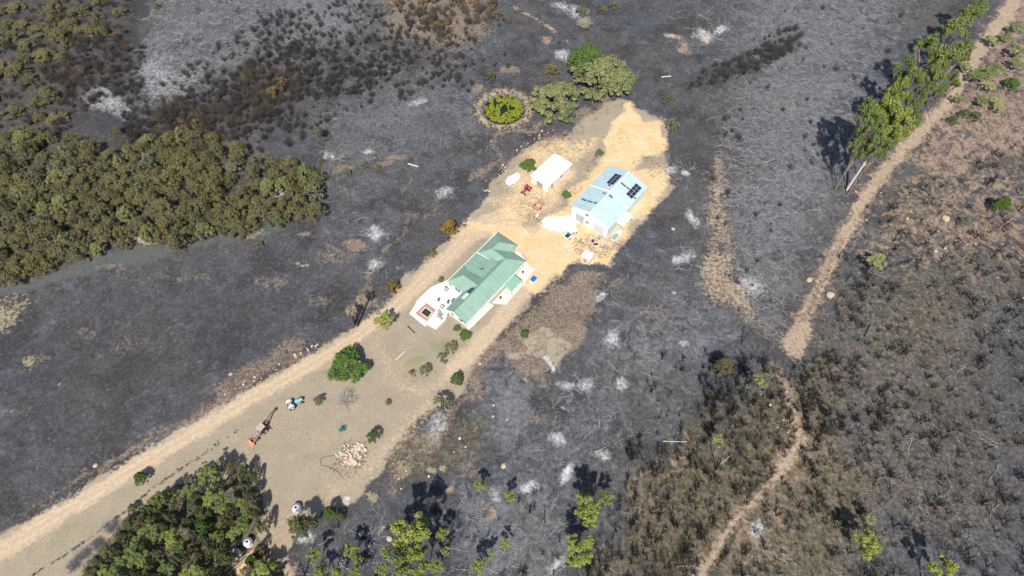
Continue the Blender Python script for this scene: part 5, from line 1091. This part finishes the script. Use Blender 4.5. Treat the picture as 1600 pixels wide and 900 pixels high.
# ------------------------------------------------------------------ fallen branches, pale on the ash
def branch(n=5):
    P0 = []; P1 = []; W = []
    p = np.array([0.,0.,.08]); a = rng.random()*.6; L = 1.0
    for i in range(n):
        q = p + np.array([math.cos(a), math.sin(a), 0])*L/n; P0.append(p); P1.append(q); W.append(.036*(1-.12*i))
        if rng.random() < .8: b = a + rng.choice([-1,1])*rng.uniform(.3,.7); l = L*rng.uniform(.15,.4); m = q + np.array([math.cos(b), math.sin(b), .08])*l; P0.append(q); P1.append(m); W.append(.022); P0.append(m); P1.append(m + np.array([math.cos(b+.5), math.sin(b+.5), -.05])*l*.6); W.append(.014)
        a += rng.normal()*.16; p = q
    return blades(np.array(P0), np.array(P1), np.array(W))
regs = [([(1120,90),(1300,-20),(1430,-20),(1380,60),(1330,250),(1200,520),(1140,440),(1110,200)], 420), ([(1040,-20),(1150,-20),(1150,90),(1000,120)], 40), ([(1130,180),(1230,180),(1180,500),(1140,420)], 90), ([(205,110),(240,-20),(400,-20),(420,60),(300,140),(262,160)], 170), ([(400,-20),(780,-20),(780,90),(560,110),(400,110)], 150),
        ([(900,560),(1100,420),(1110,600),(960,700),(800,760)], 110), ([(700,780),(900,760),(900,940),(700,940)], 90), ([(470,820),(620,790),(620,930),(450,930)], 40), ([(560,110),(740,100),(700,300),(500,400),(480,260)], 60), ([(1130,430),(1230,430),(1220,540),(1160,510)], 40), (rt, 60), (low, 25), ([(1420,700),(1560,640),(1560,860),(1440,840)], 25)]
P = []
for p, n in regs: P += list(zip(*sample(p, int(n*1.25))))
indiv_and_stuff(P, [branch() for _ in range(9)], PALESTICK, 'fallen_branch', 'pale ash covered fallen branch', 'fallen branch', 'pale fallen branches on the burnt ground', 1.2, 4.6, 290, 'thin pale twigs scattered over the burnt ground', sname='fallen_twigs', scat='twigs')
xs, ys = [], []
for cx, cy, sx, n in [(262,118,34,330),(255,135,22,160),(320,70,60,160),(524,243,8,40),(512,241,8,40),(577,237,9,40),(580,362,10,60),(590,411,9,50),(912,608,14,60),(1075,268,16,70),(1160,300,34,120),(1200,480,34,60),(600,90,60,90),(450,40,50,80),(940,463,12,40),(1190,833,9,40),(676,665,12,40),(770,850,60,80),(1065,400,20,50),(930,880,30,50)]:
    n = int(n * .4); sx *= 1.4
    xs.append(cx + rng.normal(size=n)*sx*.6); ys.append(cy + rng.normal(size=n)*sx*.5)
X, Y = G(np.concatenate(xs), np.concatenate(ys)); scatter_mesh([branch(4) for _ in range(6)], X, Y, height(X, Y), .8 + 2.4*rng.random(len(X)), 'ash_twigs', pm('white_ash_twig', (.48,.47,.46), .95, var=.25), 'fine white twigs around the heaps of pale ash', 'twigs')

# ------------------------------------------------------------------ stones
def rockmesh(seed, mat, n=1):
    import bmesh
    bm = bmesh.new(); bmesh.ops.create_icosphere(bm, subdivisions=2, radius=1); r = np.random.default_rng(seed); ph = r.random((4, 3))*6; am = r.random(4)*.16
    for v in bm.verts:
        k = 1 + sum(am[i]*math.sin(v.co.x*(2+i)+ph[i][0])*math.cos(v.co.y*(2.3+i)+ph[i][1]+v.co.z*2) for i in range(4)); v.co *= k
        v.co.z = v.co.z*.7; v.co = Vector((round(v.co.x*3)/3*.4+v.co.x*.6, round(v.co.y*3)/3*.4+v.co.y*.6, v.co.z))
    me = bpy.data.meshes.new('rock'); bm.to_mesh(me); bm.free(); me.materials.append(mat); return me
ROCKM = pm('pinkish_stone', (.56,.44,.36), .9, var=.25, scale=1.5, bump=.4); ROCKS = [rockmesh(i, ROCKM) for i in range(6)]
BOULD = pm('tan_boulder', (.42,.35,.25), .9, var=.2, scale=1.2, bump=.5); BR = [rockmesh(20 + i, BOULD) for i in range(4)]
for i in range(150):
    c = random.choice([(547,712,9,6),(556,705,9,6),(548,722,7,4),(563,699,6,5),(545,708,13,10)]); px, py = c[0] + random.gauss(0, 1)*c[2]*.8, c[1] + random.gauss(0, 1)*c[3]*.8
    if not (518 < px < 572 and 692 < py < 742): continue
    x, y = G2(px, py); d = math.hypot((px-550)/16, (py-710)/12); s = random.uniform(.16, .42) * (1.25 if random.random() < .15 else 1)
    o = bpy.data.objects.new('stone', random.choice(ROCKS)); C.objects.link(o); o.location = (x, y, hz(x, y) + s*.3 + max(0, .45*(1-d))*random.random()); o.rotation_euler = (random.random(), random.random(), random.random()*6); o.scale = (s, s*random.uniform(.7,1.1), s*random.uniform(.6,.9)); tag(o, '%s pinkish stone %s' % (sized(s, .24, .36), ('at the left end of the lawn heap' if px < 535 else 'at the right end of the lawn heap' if px > 560 else 'on the upper side of the lawn heap' if py < 704 else 'on the lower side of the lawn heap' if py > 718 else 'in the middle of the lawn heap')), 'stone', 'stones of the heap on the lawn')
for px, py, s, lab in [(1476,343,.95,'large pale boulder on the slope between track and lone green tree'),(1265,437,.75,'tan boulder on the left side of the lower track'),(1298,461,.95,'tan boulder close to the right side of the lower track'),(361,585,.45,'small whitish boulder on the ash above the driveway'),(150,728,.5,'small pale boulder at the field edge of the lower driveway'),
      (608,841,.6,'grey boulder left of the bright trees near the bottom'),(787,727,.6,'pinkish boulder alone in the ash below the brown stubble'),(750,552 if False else 568,.4,'small stone at the edge of the ash right of the round tree'),(1448,349,.35,'small grey stone left of the large pale boulder'),(1052,357,.5,'round tan boulder in the ash right of the shed'),(995,187 if False else 1326,.0,'x')]:
    if s <= 0: continue
    x, y = G2(px, py); o = bpy.data.objects.new('boulder', random.choice(BR)); C.objects.link(o); o.location = (x, y, hz(x, y) + s*.3); o.rotation_euler = (0, 0, random.random()*6); o.scale = (s*1.2, s, s*.9); tag(o, lab, 'boulder')
for n_, (a, b, k, sp_) in enumerate([((455,560),(500,535),10,2),((350,618),(450,563),10,3),((760,300),(790,260),14,4),((800,238),(870,200),16,4),((1140,560),(1240,690),10,8),((1330,300),(1600,460),26,60),((880,395),(930,400),16,6),((920,365),(948,385),26,7),((600,760),(800,640),14,20)]):
    for i in range(k):
        f = random.random(); px = a[0]*(1-f)+b[0]*f+random.gauss(0, sp_); py = a[1]*(1-f)+b[1]*f+random.gauss(0, sp_*.6); x, y = G2(px, py); s = random.uniform(.14,.34)
        o = bpy.data.objects.new('stone', random.choice(ROCKS)); C.objects.link(o); o.location = (x, y, hz(x, y)+s*.25); o.rotation_euler = (random.random(), 0, random.random()*6); o.scale = (s,s,s*.8); tag(o, 'small loose stone %s' % ['on the field edge above the big round tree','on the driveway verge above the digging machine','on the slope between burnt field and yard','on the bank behind the white building','beside the lower footpath','on the slope right of the track','beside the pump house','at the sandy edge near the boat','on the burnt ground below the lawn'][n_], 'stone', 'loose stones scattered on the ground')
def chips(n, s):
    P0 = rng.normal(size=(n, 3)) * np.array([.5,.5,0]) + np.array([0,0,.05]); d = rng.normal(size=(n, 3)) * np.array([1,1,.3]); d /= np.linalg.norm(d, axis=1)[:, None]
    return blades(P0, P0 + d * s * rng.random(n)[:, None], np.full(n, s * .6))
for reg, nn, col, nm, lab in [([(898,378),(925,362),(952,372),(975,384),(945,404),(905,402)], 90, (.16,.12,.10), 'rubble', 'dark broken rubble and offcuts before the right end of the blue roofed shed'),
                     ([(905,372),(940,372),(965,385),(940,398),(910,392)], 70, (.62,.52,.46), 'pale_rubble', 'pale broken masonry bits in the yard before the shed'),
                     ([(800,318),(835,300),(860,318),(850,350),(820,355)], 60, (.26,.19,.15), 'scrap', 'scattered scrap around the rust red trailer'),
                     ([(775,260),(800,245),(870,205),(900,205),(880,218),(810,250),(785,275)], 110, (.34,.24,.18), 'dry_sticks', 'dry sticks heaped on the bank behind the white building'),
                     ([(528,700),(545,690),(575,695),(570,730),(550,745),(520,735)], 60, (.20,.18,.12), 'heap_weeds', 'dry weeds growing through the stone heap')]:
    a, b = sample(reg, nn); X, Y = G(a, b); scatter_mesh([chips(7, .5) for _ in range(4)], X, Y, height(X, Y), .5 + .7*rng.random(nn), nm, pm(nm + '_bits', col, .9, var=.4, scale=1.5), lab, 'rubble' if 'rub' in nm or nm == 'scrap' else 'debris')
# clutter in front of the shed and a covered boat-like tarp beside its corner
def tarp():
    x, y = G2(963,370); t = thing('boat', (x, y, .05), R(50), 'small pale blue boat beside the right corner of the shed', 'boat')
    hull = MB(); sec = [(-2.2,.7),(-1.0,.95),(.6,.9),(1.7,.55),(2.4,.06)]
    for i in range(4):
        (x0,w0),(x1,w1) = sec[i], sec[i+1]; hull.hexa([(x0,-w0*.5,.15),(x1,-w1*.5,.15),(x1,w1*.5,.15),(x0,w0*.5,.15),(x0,-w0,.8),(x1,-w1,.85),(x1,w1,.85),(x0,w0,.8)])
    hull.build('hull', pm('pale_blue_hull', (.46,.58,.60), .5, dirt=(.60,.60,.56)), t)
    d = MB(); d.hexa([(-1.9,-.6,.86),(.3,-.6,.86),(.3,.6,.86),(-1.9,.6,.86),(-1.9,-.55,.9),(.3,-.55,.9),(.3,.55,.9),(-1.9,.55,.9)]); d.build('cover', pm('grey_green_tarp', (.25,.30,.28), .8), t)
tarp()
for k, (px, py) in enumerate([(921,384),(926,378),(937,372),(931,383),(917,376)]):
    x, y = G2(px, py); o = MB().box(-.5,-.35,0,.5,.35,.4).build('crate', (WOOD, CONC, RUST, WHITE, WOOD)[k]); o.location = (x, y, .03); o.rotation_euler = (0,0,k*1.1)
    tag(o, ['brown wooden crate nearest the pump house in the yard clutter','grey block in the yard clutter before the shed','rusty box under the right corner of the shed','white box in the yard clutter beside the sand','small brown crate farthest left in the yard clutter'][k], 'crate')
    MB().box(-.52,-.37,.402,.52,.37,.44).build('lid', DARK if k % 2 else WOOD, o)
pot(hl(9.0,12.9,0), 'potted plant at the back corner of the wing by the driveway'); pot(hl(12.5,-1.0,.12), 'potted plant beside the verandah post on the apron'); pot(hl(22.5,-.6,.12), 'potted plant at the far end of the apron')
